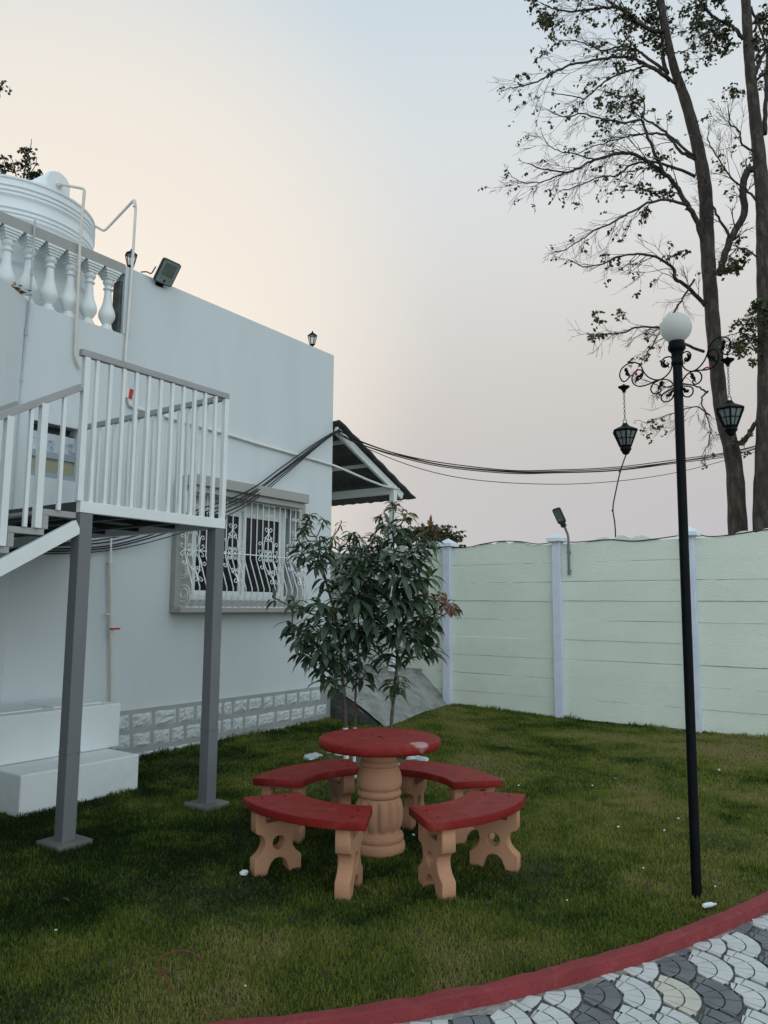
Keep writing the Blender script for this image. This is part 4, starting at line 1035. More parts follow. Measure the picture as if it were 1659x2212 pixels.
sapling('tallest young mango tree, on the right of the ring with copper-coloured new leaves', b3,
    [(845, 1568, .0), (850, 1510, 0), (857, 1440, 0), (858, 1380, .0), (856, 1320, 0), (853, 1250, 0), (850, 1180, .05), (849, 1120, .05)], .021,
    [(852, 1086, .05, 13, .13, .9), (822, 1112, .1, 11, .13, .5), (880, 1106, -.1, 12, .15, .85), (838, 1132, -.2, 11, .2, .35), (868, 1140, -.1, 12, .2, .35), (905, 1170, .1, 10, .17, .45), (935, 1135, .1, 11, .13, .97), (930, 1165, -.1, 11, .19, .4),
     (818, 1185, .2, 12, .2, .35), (850, 1190, -.35, 12, .22, .28), (885, 1200, .0, 12, .22, .3), (918, 1205, .2, 10, .19, .45), (830, 1225, -.3, 12, .24, .24), (870, 1240, -.4, 13, .25, .22), (905, 1245, -.2, 12, .22, .3), (935, 1240, .2, 8, .19, .6),
     (950, 1285, .0, 9, .15, .9), (968, 1300, -.1, 13, .17, .97), (988, 1310, -.1, 10, .12, 1.0), (925, 1290, -.25, 11, .2, .4), (885, 1290, -.3, 12, .25, .24), (845, 1290, -.4, 12, .25, .22), (912, 1330, -.1, 12, .22, .35), (935, 1350, -.2, 11, .22, .35),
     (870, 1345, -.35, 12, .25, .25), (830, 1350, -.2, 11, .24, .26), (905, 1380, -.25, 11, .23, .3), (935, 1395, -.1, 8, .22, .32), (855, 1395, -.1, 9, .23, .3), (825, 1410, .2, 8, .21, .3), (855, 1462, .0, 8, .2, .55), (862, 1470, -.1, 7, .18, .5)], .37)
# bare earth and white stones of the ring
RC = V((-.17, 7.98, 0))
g = MB(); n = 40; vs = [RC + Z * .014]
for i in range(n): a = 2 * pi * i / n; r_ = .50 + .03 * sin(5 * a); vs.append(RC + V((r_ * cos(a) * 1.05, r_ * sin(a), .012 + gz(RC.x, RC.y))))
g.add(vs, [(0, 1 + i, 1 + (i + 1) % n) for i in range(n)]); tag(g.build('flower_bed', M['earth'], smooth='all'), kind='structure')
rr = random.Random(77)
def rock(c, r_, m, nm):
    g = MB(); sd_ = [rr.uniform(0, 6) for _ in range(6)]; vs = []; fs = []; ns, nr = 12, 7
    for i in range(nr + 1):
        ph = -pi / 2 + pi * i / nr
        for k in range(ns):
            th = 2 * pi * k / ns; x, y, z = cos(ph) * cos(th), cos(ph) * sin(th), sin(ph)
            f = 1 + .22 * sin(2.3 * x + sd_[0]) * sin(2.9 * y + sd_[1]) + .16 * sin(5 * z + sd_[2] + 3 * x) + .10 * sin(7 * y + sd_[3]) + rr.uniform(-.09, .09)
            vs.append(V(c) + V((x * f * r_ * 1.15, y * f * r_, z * f * r_ * .75)))
    for i in range(nr):
        for k in range(ns): k2 = (k + 1) % ns; fs.append((i * ns + k, i * ns + k2, (i + 1) * ns + k2, (i + 1) * ns + k))
    g.add(vs, fs); return g.build(nm, m, base=V(c) - Z * r_ * .7)
for px, py, r_ in ((668, 1644, .085), (679, 1641, .07), (690, 1637, .04), (711, 1630, .045), (732, 1634, .06), (888, 1645, .08), (902, 1643, .06), (915, 1648, .075), (858, 1664, .07), (760, 1681, .085), (776, 1680, .07), (741, 1676, .07), (690, 1662, .075), (790, 1690, .08), (880, 1672, .08), (815, 1692, .07), (835, 1622, .06), (780, 1618, .06)):
    p = onz(px, py); r_ *= .64; o = rock(p + Z * (r_ * .45 + gz(p.x, p.y)), r_, M['stone'], 'white_stone'); tag(o, 'rough white-painted stone in the ring around the young mango trees', 'stone', 'white stones round the young trees')

# ================================================================== SMALL THINGS ON THE LAWN
bp = onz(1530, 1966); d = V((.92, .38, 0)); g = MB()
g.tube([bp + Z * .022 - d * .038, bp + Z * .025 - d * .032, bp + Z * .026, bp + Z * .025 + d * .028, bp + Z * .024 + d * .04, bp + Z * .024 + d * .055], [.006, .012, .0135, .012, .006, .006], 10)
tag(g.build('plastic_bottle', M['litter'], base=bp, smooth=True), 'small crushed white plastic bottle lying between the lamp post and the red kerb', 'bottle')
tag(rock(onz(526, 1893) + Z * .02, .021, M['litter'], 'crumpled_paper'), 'crumpled white paper beside the foot of the left front bench', 'paper')
P = smooth_path([onz(x, y) + Z * h for x, y, h in ((440, 2082, .01), (415, 2081, .045), (380, 2080, .05), (358, 2086, .048), (345, 2096, .045), (341, 2108, .05), (350, 2128, .045), (367, 2141, .03), (376, 2147, .0))], 6)
g = MB(); g.tube(P, .0034, 6); tag(g.build('red_cord', M['redhose'], base=P[0], smooth='all'), 'loop of thin red cord lying in the grass near the bottom left', 'cord')
for px, py, r_ in ((1553, 1665, .022), (1335, 1790, .016), (945, 1758, .018), (893, 1808, .018), (937, 1742, .015), (1435, 1798, .014), (1465, 1772, .014), (1330, 1685, .014), (1120, 1700, .014), (1280, 1700, .013), (120, 2015, .010), (530, 2137, .008), (1545, 1920, .010), (1390, 1880, .010), (1225, 1950, .008)):
    p = onz(px, py); tag(rock(p + Z * (.014 + gz(p.x, p.y)), r_ * .55, M['litter'], 'litter_scrap'), 'tiny pale scrap lying loose in the lawn grass', 'litter', 'pale scraps on the lawn')
rf_ = random.Random(12)
for px, py in ((1302, 1893), (1345, 1912), (1400, 1930), (1405, 1925), (1268, 1915), (1120, 1870), (1150, 1905), (1210, 1880), (1065, 1960), (900, 2020), (760, 2060), (640, 1990), (505, 2010), (310, 2005), (150, 1960), (420, 1900), (250, 2100), (1480, 1810), (1560, 1760), (1420, 1740), (1350, 1700), (1500, 1690), (1240, 1760), (1170, 1800), (980, 1930), (700, 2110), (1000, 2040), (1560, 1850)):
    p = onz(px, py); g = MB()
    leaf(g, p + Z * (.026 + gz(p.x, p.y)), (rf_.uniform(-1, 1), rf_.uniform(-1, 1), .25), rf_.uniform(.035, .06), rf_.uniform(.018, .028), .5, .6, fold=.5)
    tag(g.build('fallen_leaf', M['dry2'], base=p, smooth='all'), 'small dark dried leaf lying loose on the lawn', 'leaf', 'dried leaves lying on the lawn')
g = MB(); rl = random.Random(2)
for k in range(46):
    c = W(-4.98 + rl.uniform(0, .24) ** 1.0, .03 + rl.uniform(0, .10), 4.515 + rl.uniform(0, .05)); leaf(g, c, (rl.uniform(-1, 1), rl.uniform(-1, 1), rl.uniform(0, .6)), .05, .03, .5, .4)
tag(g.build('dried_leaves', M['dry'], base=W(-4.85, .05, 4.51), smooth='all'), 'clump of brown dried leaves caught on the wall ledge below the balusters', 'dried leaves')

# ================================================================== TALL TREES BEHIND THE WALL
def za(x, y): return (1042.3 + .3717 * x, .3717 * y)
def zb(x, y): return (1152 + .3055 * x, 603.5 + .3055 * y)
RT = random.Random(101); TWP = []
def wob(P, a):
    return [P[0]] + [p + V((RT.uniform(-a, a), RT.uniform(-a, a), RT.uniform(-a, a))) for p in P[1:]]
def twig(mb, p, d, L, r, lvl, leaves, up, tips):
    n = max(5, int(L / .085)); P = [V(p)]; d = V(d).normalized(); b = V((RT.uniform(-.3, .3), RT.uniform(-.3, .3), RT.uniform(-.25, .1)))
    for i in range(n):
        f = i / n
        d = (d + b * .13 + Z * up * (f - .38) * .62 + V((RT.uniform(-.11, .11), RT.uniform(-.11, .11), RT.uniform(-.11, .11)))).normalized()
        P.append(P[-1] + d * (L / n))
    mb.tube(P, [max(.0021, r * (1 - .75 * i / n)) for i in range(n + 1)], 4 if r < .012 else 5, mi=1, cap=False)
    TWP.extend(P[2::2] + [P[-1]])
    if lvl > 0:
        k = RT.randint(2, 3) + (1 if L > .8 else 0)
        for q in range(k):
            i = RT.randint(max(1, n // 4), n - 1); t = (P[i + 1] - P[i]).normalized()
            ax = V((RT.gauss(0, .35), RT.choice([-1, 1]) + RT.gauss(0, .3), RT.gauss(0, .35)))
            dd = Matrix.Rotation(RT.choice([-1, 1]) * RT.uniform(.25, .7), 3, ax.normalized()) @ t
            twig(mb, P[i], dd, L * RT.uniform(.42, .75), r * .6, lvl - 1, leaves, up, tips)
    tips.append((P[-1], (P[-1] - P[-2]).normalized()))
    return P
def sprig(mb, p, d, rn, n=6, L=.22, ls=.06):
    d = V(d).normalized(); q = V(p)
    for i in range(n):
        d = (d - Z * .25 + V((RT.uniform(-.2, .2), RT.uniform(-.2, .2), 0))).normalized(); q = q + d * (L / n)
        for s_ in (1, -1):
            a = RT.uniform(0, 6.28); o = V((cos(a), sin(a), RT.uniform(-1.3, .1))).normalized()
            side = o.cross(V((RT.uniform(-1, 1), RT.uniform(-1, 1), RT.uniform(-1, 1)))).normalized(); l_ = ls * RT.uniform(.7, 1.25); w_ = l_ * .36
            e = q + o * l_
            mb.add([q, q + o * l_ * .42 + side * w_, e, q + o * l_ * .42 - side * w_], [(0, 1, 2, 3)], 0, min(1, max(0, rn + RT.uniform(-.18, .18))))
def limb(mb, pix, Y0, Y1, r0, r1, k=5):
    n = len(pix); pts = [aty(x, y, Y0 + (Y1 - Y0) * i / (n - 1)) for i, (x, y) in enumerate(pix)]
    P = smooth_path(pts, k); m = len(P); P = wob(P, .012)
    r0 *= .78; mb.tube(P, [r0 + (r1 - r0) * (i / (m - 1)) ** .8 for i in range(m)], 10 if r0 > .05 else 7)
    return P
def tall_tree(label, trunk, limbs, clusters, groups):
    base = V(trunk[0][0]); root = empty('tall_tree', V((base.x, base.y, -.3)), label, 'tree', groups)
    P = smooth_path([V(p) for p, r in trunk], 6); R = []
    rs = [r for p, r in trunk]
    for i in range(len(P)):
        f = i / (len(P) - 1) * (len(rs) - 1); a = min(int(f), len(rs) - 2); R.append((rs[a] + (rs[a + 1] - rs[a]) * (f - a)) * (1 + .04 * sin(i * 2.1)))
    g = MB(); g.tube(P, R, 18); tkk = g.build('trunk', M['bark'], root, smooth='all')
    tips = []; TWP.clear()
    for pix, Y0, Y1, r0, r1, ntw, tl_, up in limbs:
        lb = MB(); tw = lb; q = limb(lb, pix, Y0, Y1, r0, r1); ntw = int(ntw * 1.5)
        for k in range(ntw):
            i = int(len(q) * (.20 + .70 * (k + RT.random()) / ntw)); i = min(max(i, 1), len(q) - 2); t = (q[i + 1] - q[i - 1]).normalized()
            ax = V((RT.gauss(0, .3), RT.choice([-1, 1]) + RT.gauss(0, .3), RT.gauss(0, .3)))
            dd = Matrix.Rotation(RT.choice([-1, 1]) * RT.uniform(.22, .7), 3, ax.normalized()) @ t
            fr_ = i / len(q); twig(tw, q[i], dd, tl_ * RT.uniform(.55, 1.1) * (1.05 - .5 * fr_), (r0 + (r1 - r0) * fr_) * .20 + .0018, 2, None, up, tips)
        twig(tw, q[-1], q[-1] - q[-3], tl_ * .2, r1 * .8, 2, None, up, tips)
        TWP.extend(q[len(q) // 3::2]); lb.build('limb', [M['bark'], M['stem']], root, smooth='all')
    TW = np.array([tuple(p) for p in TWP]); lf = MB()
    for x, y, rad, cnt, Yc, rn in clusters:
        sc = Yc / FPX
        for k in range(max(1, int(cnt * (1.1 if y < 110 else .95)))):
            a = RT.uniform(0, 6.28); rr_ = rad * sqrt(RT.random())
            p = aty(x + rr_ * cos(a), y + rr_ * sin(a), Yc + RT.gauss(0, .45))
            dv = TW - np.array(tuple(p)); dv[:, 1] *= .45; dd_ = (dv ** 2).sum(1); o5 = np.argsort(dd_)[:6]; o5 = [int(i_) for i_ in o5 if dd_[i_] < .16]
            if not o5: continue
            p = V(tuple(TW[RT.choice(o5)]))
            sprig(lf, p, (RT.uniform(-1, 1), RT.uniform(-1, 1), RT.uniform(-.6, .4)), rn, RT.randint(2, 4), .13, .068)
    k = 0
    for p, d in tips:
        if RT.random() < .035: sprig(lf, p, d, RT.choice([.3, .4, .5, .95]), RT.randint(2, 4), .14, .058)
    lf.build('crown', M['treeleaf'], root)
YA, YB = 13.0, 12.6
def tA(l, Y): return [(aty(x, y, Y), w_ / 2 * Y / FPX) for x, y, w_ in l]
ta_ = tA([(1597, 1330, 46), (1595, 1165, 40), (1585, 1000, 35), (1560, 890, 32), (1547, 780, 31), (1536, 650, 31), (1528, 530, 31), (1524, 420, 30), (1510, 330, 27), (1483, 225, 24), (1457, 150, 19), (1440, 70, 15), (1425, -30, 11), (1415, -120, 6)], YA)
ta_[0] = (V((ta_[1][0].x + .03, YA, -.4)), .19)
A = lambda *p: [za(*q) for q in p]; B = lambda *p: [zb(*q) for q in p]
limA = [
 (A((1090, 470), (1010, 405), (960, 380), (870, 340), (780, 332), (640, 350), (500, 382), (400, 432), (300, 480), (210, 505), (150, 512)), 13, 12.2, .05, .008, 9, .95, .6),
 (A((1060, 410), (960, 340), (900, 292), (820, 268), (760, 278), (700, 298), (640, 268), (560, 240), (480, 238)), 13, 13.6, .038, .008, 8, .8, .5),
 (A((1125, 485), (1040, 430), (960, 385), (880, 405), (800, 430), (690, 490), (600, 570), (540, 562), (400, 542)), 13, 12.0, .038, .007, 8, .85, .6),
 (A((1235, 925), (1150, 880), (1112, 830), (1050, 780), (940, 780), (860, 788), (780, 812), (650, 850), (540, 900)), 13, 13.8, .042, .007, 8, .85, .7),
 (A((1235, 1025), (1100, 965), (960, 940), (860, 960), (780, 1020), (680, 1030), (560, 1080), (450, 1110)), 13, 12.3, .038, .006, 9, .85, .8),
 (A((1310, 1470), (1250, 1300), (1190, 1190), (1100, 1050), (1000, 970), (900, 905), (790, 890), (650, 930), (560, 975), (500, 1000), (380, 990), (260, 950)), 13, 11.7, .068, .008, 12, .95, .85),
 (A((1190, 1192), (1090, 1165), (960, 1180), (850, 1240), (760, 1290), (650, 1340), (560, 1400), (480, 1450), (400, 1475)), 12.7, 12.0, .036, .006, 10, .8, .9),
 (A((1290, 1765), (1200, 1670), (1120, 1620), (1110, 1560), (1020, 1500), (920, 1475), (820, 1485), (700, 1530), (590, 1550), (500, 1512)), 13, 12.2, .050, .007, 10, .85, .8),
 (A((1065, 1020), (1000, 890), (960, 790), (920, 700), (820, 712), (700, 690), (580, 662), (470, 680), (380, 640)), 12.5, 12.0, .040, .007, 10, .85, .7),
 (A((1225, 905), (1080, 782), (1000, 720), (940, 690), (940, 600), (905, 560), (820, 560), (740, 540)), 13, 13.4, .034, .007, 9, .8, .5),
 (A((650, 930), (560, 900), (450, 880), (380, 840), (340, 760)), 12.1, 12.6, .018, .005, 5, .6, .9),
 (A((500, 1000), (420, 1030), (330, 1060), (220, 1060), (150, 1000)), 11.9, 12.3, .018, .005, 6, .6, 1.0),
 (A((1050, 185), (960, 165), (860, 100), (800, 50), (700, 45), (560, 65), (450, 60), (340, 20)), 13, 12.3, .058, .010, 9, .9, .3),
 (A((780, 45), (700, -20), (600, -60), (480, -80)), 12.6, 12.8, .03, .008, 6, .8, .3),
 (A((1075, 430), (1050, 340), (1045, 200), (1030, 60), (1000, -60)), 13, 13.3, .055, .02, 8, .8, .2),
 (A((1105, 310), (1150, 300), (1200, 285), (1250, 250)), 13, 13.4, .018, .006, 4, .6, .3),
 (B((1205, 510), (1080, 460), (960, 380), (900, 345), (740, 340), (640, 380), (540, 388), (450, 400), (390, 380)), 13, 12.0, .036, .007, 10, .7, .9),
 (B((1140, 0), (1060, 130), (1000, 220), (900, 370), (800, 530)), 12.8, 12.4, .026, .010, 6, .7, .4),
 (B((1210, 190), (1150, 110), (1100, 60), (1040, 10)), 13, 12.7, .03, .012, 4, .6, .4),
 (B((1235, 790), (1190, 850), (1220, 950), (1250, 1040), (1240, 1160), (1190, 1250)), 12.9, 12.3, .022, .005, 7, .6, .7),
 (B((1230, 800), (1160, 760), (1060, 740), (960, 760), (850, 740), (760, 700)), 12.9, 12.2, .022, .005, 7, .65, .9),
 (B((1250, 960), (1150, 900), (1040, 930), (940, 960), (820, 1010), (740, 1000)), 12.9, 12.2, .018, .004, 6, .6, 1.0),
]
cA = []
for (zx, zy, rad, cnt, rn) in ((1010, 60, 110, 120, .35), (960, 100, 80, 60, .5), (860, 40, 90, 34, .4), (330, 60, 90, 34, .45), (420, 160, 80, 26, .5), (330, 220, 70, 20, .45), (650, 130, 60, 12, .4), (720, 210, 60, 12, .4), (560, 60, 60, 14, .4), (280, 20, 50, 22, .4),
        (1040, 220, 60, 16, .5), (850, 270, 50, 10, .4), (800, 360, 40, 6, .4), (700, 300, 50, 8, .4), (760, 500, 100, 24, .35), (860, 560, 90, 24, .35), (640, 650, 80, 20, .35), (720, 740, 70, 18, .35), (480, 750, 30, 9, .45), (900, 680, 60, 12, .35),
        (360, 480, 50, 6, .5), (190, 360, 20, 3, .5), (250, 420, 40, 6, .45), (140, 490, 35, 6, .45), (200, 570, 40, 4, .3), (370, 590, 40, 3, .9), (540, 635, 20, 3, .95), (365, 680, 20, 3, .4), (1020, 1090, 100, 24, .2), (980, 1000, 60, 8, .3), (900, 1060, 40, 8, .2), (980, 1240, 40, 10, .15), (1070, 1190, 60, 16, .3),
        (730, 1000, 60, 8, .5), (650, 1050, 40, 5, .5), (880, 1160, 60, 8, .5), (700, 1180, 30, 3, .7), (480, 1310, 40, 3, .8), (370, 1290, 20, 3, .5), (200, 1110, 40, 4, .5), (170, 1025, 20, 2, .6), (580, 1440, 30, 4, .75), (740, 1520, 50, 8, .4), (850, 1590, 30, 4, .4), (860, 1300, 20, 3, .9),
        (1150, 1360, 80, 14, .45), (1240, 1290, 50, 8, .45), (1130, 1460, 60, 8, .9), (1180, 500, 80, 10, .4), (1220, 380, 60, 10, .45), (1180, 320, 60, 10, .5), (1290, 400, 60, 8, .5), (1090, 880, 60, 8, .4), (880, 1700, 50, 5, .5), (1300, 1485, 25, 5, .7)):
    x, y = za(zx, zy); cA.append((x, y, rad * .3717, cnt, 12.8, rn))
for zx, zy, rad, cnt, rn in ((390, 330, 60, 12, .4), (400, 300, 30, 6, .4), (770, 520, 50, 10, .4), (730, 90, 20, 3, .6), (640, 160, 40, 3, .95), (940, 900, 40, 4, .4), (1340, 1215, 25, 3, .9)):
    x, y = zb(zx, zy); cA.append((x, y, rad * .3055, cnt, 12.4, rn))
tall_tree('tall half-bare tree behind the green wall, its trunk bending left above the lamp post', ta_, limA, cA, 'tall trees beyond the boundary wall')
tb_ = tA([(1647, 1330, 40), (1647, 1155, 38), (1648, 1000, 33), (1652, 850, 31), (1652, 700, 31), (1650, 560, 32), (1648, 440, 31), (1640, 340, 29), (1628, 225, 25), (1618, 120, 23), (1611, 0, 21), (1605, -120, 16)], YB)
tb_[0] = (V((tb_[1][0].x, YB, -.4)), .17)
limB = [
 (A((1605, 1175), (1530, 1100), (1450, 1040), (1370, 920), (1315, 830), (1310, 780)), 12.6, 12.2, .030, .007, 8, .7, .5),
 (A((1372, 1600), (1400, 1510), (1440, 1390), (1520, 1250), (1512, 1120), (1530, 1010), (1590, 970)), 12.95, 12.62, .075, .06, 5, .6, .5),
 (A((1440, 1380), (1390, 1300), (1340, 1200), (1315, 1090), (1300, 1050)), 12.8, 12.6, .035, .012, 5, .6, .5),
 (A((1580, 880), (1510, 840), (1490, 760), (1440, 720), (1430, 650)), 12.6, 12.3, .028, .010, 7, .7, .4),
 (A((1515, 230), (1470, 170), (1410, 130), (1330, 90), (1280, 30), (1240, -40)), 12.6, 12.2, .05, .012, 8, .8, .3),
 (A((1430, 130), (1360, 170), (1300, 190), (1220, 180)), 12.4, 12.0, .02, .006, 6, .6, .4),
 (A((1585, 430), (1620, 330), (1680, 260), (1760, 180)), 12.6, 12.9, .05, .02, 5, .8, .3),
 (A((1600, 460), (1650, 420), (1720, 380)), 12.6, 12.2, .03, .012, 4, .7, .3),
 (A((1640, 780), (1645, 600), (1655, 400), (1670, 200), (1690, -40)), 12.6, 12.8, .055, .03, 6, .8, .2),
 (A((1600, 1500), (1520, 1440), (1450, 1470), (1400, 1530)), 12.6, 12.1, .02, .006, 6, .6, .5),
 (A((1560, 40), (1600, 130), (1630, 210), (1650, 290)), 12.6, 12.7, .03, .02, 3, .5, .2),
 (B((1660, 430), (1560, 400), (1460, 380), (1360, 400)), 12.6, 12.2, .02, .006, 6, .6, .5),
 (B((1640, 640), (1600, 480), (1560, 380), (1500, 300)), 12.6, 12.2, .03, .008, 6, .6, .4),
 (B((1600, 970), (1560, 1040), (1500, 1130), (1470, 1160)), 12.6, 12.8, .035, .05, 2, .4, .4),
]
cB = []
for (zx, zy, rad, cnt, rn) in ((1300, 60, 110, 80, .35), (1400, 160, 90, 60, .4), (1280, 170, 90, 34, .4), (1380, 280, 60, 20, .4), (1220, 100, 80, 34, .4), (1600, 100, 80, 40, .4), (1560, 220, 50, 12, .4), (1640, 200, 60, 26, .4), (1420, 500, 70, 12, .6), (1490, 500, 40, 10, .55), (1300, 690, 30, 5, .95), (1300, 420, 70, 10, .4),
        (1450, 880, 30, 5, .75), (1400, 930, 50, 8, .65), (1470, 930, 50, 6, .6), (1420, 1110, 50, 6, .4), (1500, 1560, 90, 34, .42), (1560, 1680, 80, 34, .4), (1480, 1720, 60, 18, .35), (1600, 1600, 60, 20, .4), (1430, 1620, 50, 10, .45), (1540, 1420, 40, 5, .75), (1160, 480, 30, 5, .45)):
    x, y = za(zx, zy); cB.append((x, y, rad * .3717, cnt, 12.5, rn))
for zx, zy, rad, cnt, rn in ((1480, 60, 90, 26, .4), (1560, 140, 70, 26, .38), (1420, 240, 60, 14, .55), (1580, 300, 80, 34, .3), (1520, 340, 60, 18, .3), (1450, 520, 70, 20, .5), (1540, 560, 60, 16, .65), (1400, 480, 50, 10, .5), (1560, 1370, 60, 12, .35), (1570, 1480, 60, 10, .35), (1520, 1650, 40, 4, .4), (1540, 1060, 50, 8, .45), (1480, 620, 40, 6, .6), (1370, 440, 50, 10, .45), (1590, 420, 50, 14, .35)):
    x, y = zb(zx, zy); cB.append((x, y, rad * .3055, cnt, 12.4, rn))
tall_tree('tall tree with the straight trunk, at the right edge behind the green wall', tb_, limB, cB, 'tall trees beyond the boundary wall')

# thin bare stem behind the wall
P = smooth_path([V((3.72, 12.0, -.3)), aty(1334, 1300, 12.0), aty(1330, 1168, 12), aty(1328, 1130, 12), aty(1324, 1098, 12), aty(1331, 1058, 12), aty(1341, 1015, 12), aty(1356, 972, 12)], 6)
g = MB(); g.tube(P, .0105, 6); q = aty(1324, 1098, 12); g.tube([q, q + V((-.02, 0, -.05))], .008, 5); q = aty(1341, 1012, 12); g.tube([q, q + V((-.03, .02, -.06))], .008, 5)
tag(g.build('bare_stem', M['stem'], base=P[0], smooth='all'), 'thin bare crooked stem rising behind the green wall below the hanging lantern', 'plant')

# trees seen far behind
def leafy(label, name, base, trunk_pts, clumps, rn, ls, cnt):
    root = empty(name, base, label, 'tree')
    g = MB()
    for p, r0, r1 in trunk_pts: g.tube(smooth_path(p, 4), [r0, r1], 6)
    g.build('trunk', M['bark'], root, smooth='all'); lf = MB()
    for c, r_ in clumps:
        for k in range(cnt):
            v = V((RT.gauss(0, 1), RT.gauss(0, 1), RT.gauss(0, 1))).normalized() * (r_ * RT.random() ** .5)
            sprig(lf, c + v, (RT.uniform(-1, 1), RT.uniform(-1, 1), RT.uniform(-.4, .6)), rn + RT.uniform(-.1, .1), 3, ls * 2.4, ls)
    lf.build('crown', M['treeleaf'], root)
f0 = V((2.0, 22, -.3)); cl = [(aty(x, y, 22 + RT.uniform(-.6, .6)), r_) for x, y, r_ in ((905, 1150, .2), (935, 1152, .24), (960, 1152, .24), (978, 1162, .2), (925, 1140, .16), (880, 1165, .35), (850, 1160, .4), (970, 1185, .35), (920, 1180, .45), (860, 1200, .5), (822, 1180, .35), (995, 1200, .3))]
leafy('hazy dark tree far beyond the wall, showing behind the mango leaves', 'distant_tree', f0, [([f0, aty(930, 1250, 22), aty(930, 1160, 22)], .14, .05)] + [([aty(930, 1230, 22), c], .05, .02) for c, r_ in cl[:6]], cl, .3, .11, 46)
f0 = V((-8.6, 17.5, -.3)); q = lambda x, y: aty(x, y, 17.5)
tr_ = [([f0, q(45, 560), q(48, 420)], .12, .05)] + [([q(48, 430), q(52, 380), q(58, 345), q(66, 318), q(68, 300)], .022, .006), ([q(48, 430), q(60, 385), q(75, 360), q(80, 340)], .018, .005), ([q(48, 430), q(36, 385), q(28, 350), q(20, 335)], .02, .006), ([q(46, 440), q(20, 390), q(5, 370), q(-20, 355)], .022, .008)]
cl = [(q(x, y), r_) for x, y, r_ in ((57, 343, .11), (65, 378, .10), (8, 355, .17), (-14, 350, .2), (14, 348, .12), (84, 375, .06), (5, 385, .10), (-30, 380, .25), (30, 392, .12), (52, 355, .07), (78, 390, .08), (61, 322, .05))]
leafy('slender tree with small leaf tufts rising behind the roof tank', 'distant_tree', f0, tr_, cl, .12, .085, 13)
f0 = V((-9.5, 14.5, -.3)); q = lambda x, y: aty(x, y, 14.5)
leafy('tree at the left edge of the picture, only one leafy branch tip in view', 'distant_tree', f0, [([f0, q(-160, 600), q(-120, 350), q(-60, 230), q(-4, 182)], .12, .01)], [(q(-2, 182), .07), (q(-24, 190), .2), (q(-60, 220), .35), (q(-100, 270), .4)], .15, .08, 12)

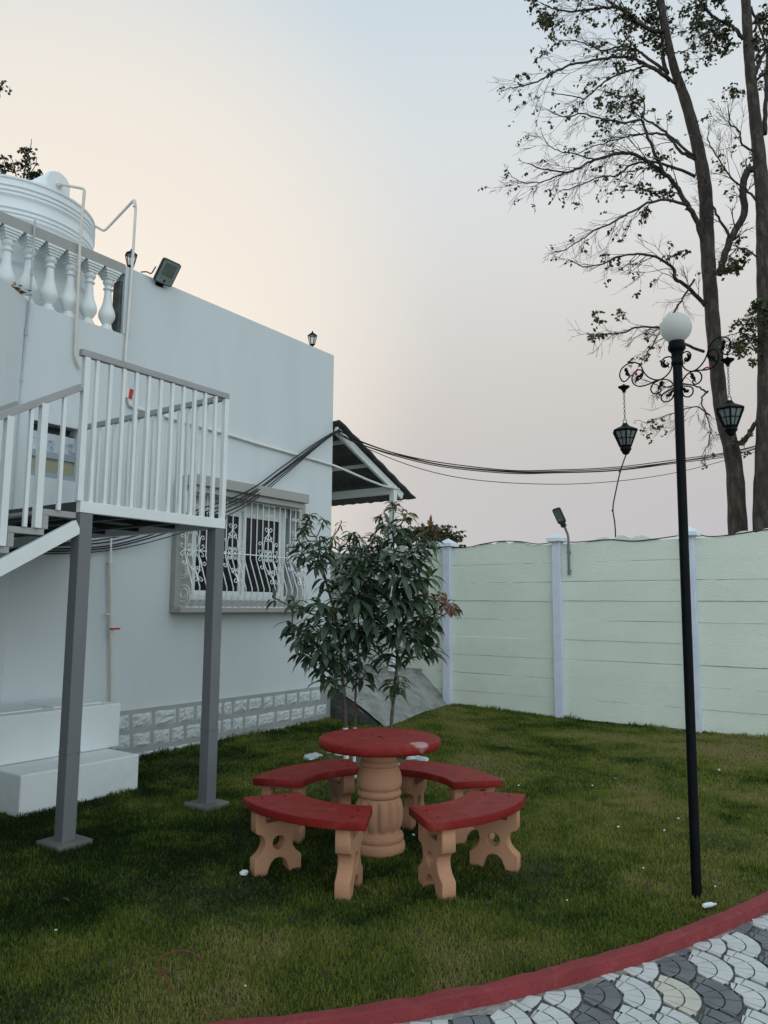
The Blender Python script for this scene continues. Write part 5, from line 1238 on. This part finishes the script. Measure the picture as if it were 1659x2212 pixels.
# ================================================================== GRASS
def vnoise(x, y, sc, seed):
    r_ = np.random.default_rng(seed); n = 64; gq = r_.random((n, n)); X, Y = x * sc + 1000, y * sc + 1000
    i, j = np.floor(X).astype(int), np.floor(Y).astype(int); f, h = X - i, Y - j; f = f * f * (3 - 2 * f); h = h * h * (3 - 2 * h)
    G_ = lambda a, b: gq[a % n, b % n]
    return G_(i, j) * (1 - f) * (1 - h) + G_(i + 1, j) * f * (1 - h) + G_(i, j + 1) * (1 - f) * h + G_(i + 1, j + 1) * f * h
def grass_layer(dens, ylo, yhi, xmar, hmin, hmax, wd):
    def area(y): return 2 * (.56 * y + xmar)
    ym = np.linspace(ylo, yhi, 200); cum = np.cumsum(area(ym)); N = int(dens * cum[-1] * (ym[1] - ym[0]))
    y = np.interp(RNG.random(N), cum / cum[-1], ym); x = (RNG.random(N) * 2 - 1) * (.56 * y + xmar)
    k = y > np.interp(x, KX, KY) + .035
    t = (x - C0.x) * U.x + (y - C0.y) * U.y; s = (x - C0.x) * N_[0] + (y - C0.y) * N_[1]
    k &= ~((s < .05) & (t < .05)); k &= ~((s < 1.21) & (t > -5.2) & (t < -4.06)); k &= ~((t > 0) & (s < 1.0 - .17 * t))
    d = (x - F1.x) * FD.x + (y - F1.y) * FD.y; o = (x - F1.x) * FN.x + (y - F1.y) * FN.y; k &= o > .03
    rc = np.hypot(x - RC.x, y - RC.y); k &= (rc > .55) | ((rc > .40) & (RNG.random(N) < .25)) | (RNG.random(N) < .03)
    k &= np.hypot(x - TB.x, y - TB.y) > .165
    for tt_ in (TL + .055, TR - .055): k &= ~((abs(t - tt_) < .13) & (s > SF - .20) & (s < SF + .09))
    x, y = x[k], y[k]; t, s, o = t[k], s[k], o[k]; n = len(x)
    pn = vnoise(x, y, 1.1, 1) * .45 + vnoise(x, y, 3.1, 2) * .35 + vnoise(x, y, 8, 3) * .2
    hn = vnoise(x, y, 2.2, 5) * .5 + vnoise(x, y, 9, 6) * .5
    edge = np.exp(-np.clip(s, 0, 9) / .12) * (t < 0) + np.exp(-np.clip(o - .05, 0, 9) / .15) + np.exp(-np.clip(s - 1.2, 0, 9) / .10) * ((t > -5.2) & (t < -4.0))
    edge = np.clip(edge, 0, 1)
    z = np.array([gz(a, b) for a, b in zip(x, y)])
    hgt = (hmin + (hmax - hmin) * RNG.random(n)) * (.55 + .9 * hn) * (1 + 1.9 * edge * np.clip(vnoise(x, y, 4, 12) * 2.2 - .5, .15, 1.3)); wdt = wd * (.6 + .8 * RNG.random(n))
    az = RNG.random(n) * 2 * pi + 0; lean = .25 + 1.05 * RNG.random(n); saz = az + pi / 2 + RNG.normal(0, .5, n)
    dx, dy = np.cos(az), np.sin(az); sx, sy = np.cos(saz) * wdt / 2, np.sin(saz) * wdt / 2
    v = np.zeros((n, 5, 3))
    m1, c1 = np.sin(lean * .6) * hgt * .55, np.cos(lean * .6) * hgt * .55
    m2, c2 = m1 + np.sin(np.minimum(lean * 1.5, 1.75)) * hgt * .5, c1 + np.cos(np.minimum(lean * 1.5, 1.75)) * hgt * .5
    v[:, 0] = np.stack([x - sx, y - sy, z - .006], 1); v[:, 1] = np.stack([x + sx, y + sy, z - .006], 1)
    v[:, 2] = np.stack([x + dx * m1 + sx * .8, y + dy * m1 + sy * .8, z + c1], 1); v[:, 3] = np.stack([x + dx * m1 - sx * .8, y + dy * m1 - sy * .8, z + c1], 1)
    v[:, 4] = np.stack([x + dx * m2, y + dy * m2, z + c2], 1)
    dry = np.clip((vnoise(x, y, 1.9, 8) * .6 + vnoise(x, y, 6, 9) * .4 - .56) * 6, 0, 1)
    rn = np.clip((pn - .5) * 1.5 + .22 * dry * np.clip(.6 + .25 * x, .1, 1) + .38 + .075 * x + RNG.normal(0, .17, n) - .25 * edge, 0, 1)  # dry patches, plus shade put into the blade colour: darker towards the left
    return v, rn
N_ = (N.x, N.y)
LAY = [(17000, 2.7, 4.4, .9, .014, .032, .0040), (10500, 4.4, 7.0, .9, .015, .034, .0053), (4800, 7.0, 13.6, 1.0, .016, .036, .0078)]
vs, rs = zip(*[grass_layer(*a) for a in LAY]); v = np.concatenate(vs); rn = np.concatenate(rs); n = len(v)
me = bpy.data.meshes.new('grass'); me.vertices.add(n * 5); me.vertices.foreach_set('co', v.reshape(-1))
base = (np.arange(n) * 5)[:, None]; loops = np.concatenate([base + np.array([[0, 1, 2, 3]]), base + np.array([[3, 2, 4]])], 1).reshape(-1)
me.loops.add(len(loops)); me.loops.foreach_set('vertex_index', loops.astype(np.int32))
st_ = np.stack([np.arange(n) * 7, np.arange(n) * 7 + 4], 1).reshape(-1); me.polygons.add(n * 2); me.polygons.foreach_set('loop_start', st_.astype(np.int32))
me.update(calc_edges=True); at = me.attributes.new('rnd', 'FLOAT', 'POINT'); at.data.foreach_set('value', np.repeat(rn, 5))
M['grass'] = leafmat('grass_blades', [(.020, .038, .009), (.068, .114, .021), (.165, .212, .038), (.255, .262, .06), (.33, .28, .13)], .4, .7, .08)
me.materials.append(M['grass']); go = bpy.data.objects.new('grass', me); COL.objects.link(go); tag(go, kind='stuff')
print('blades', n)
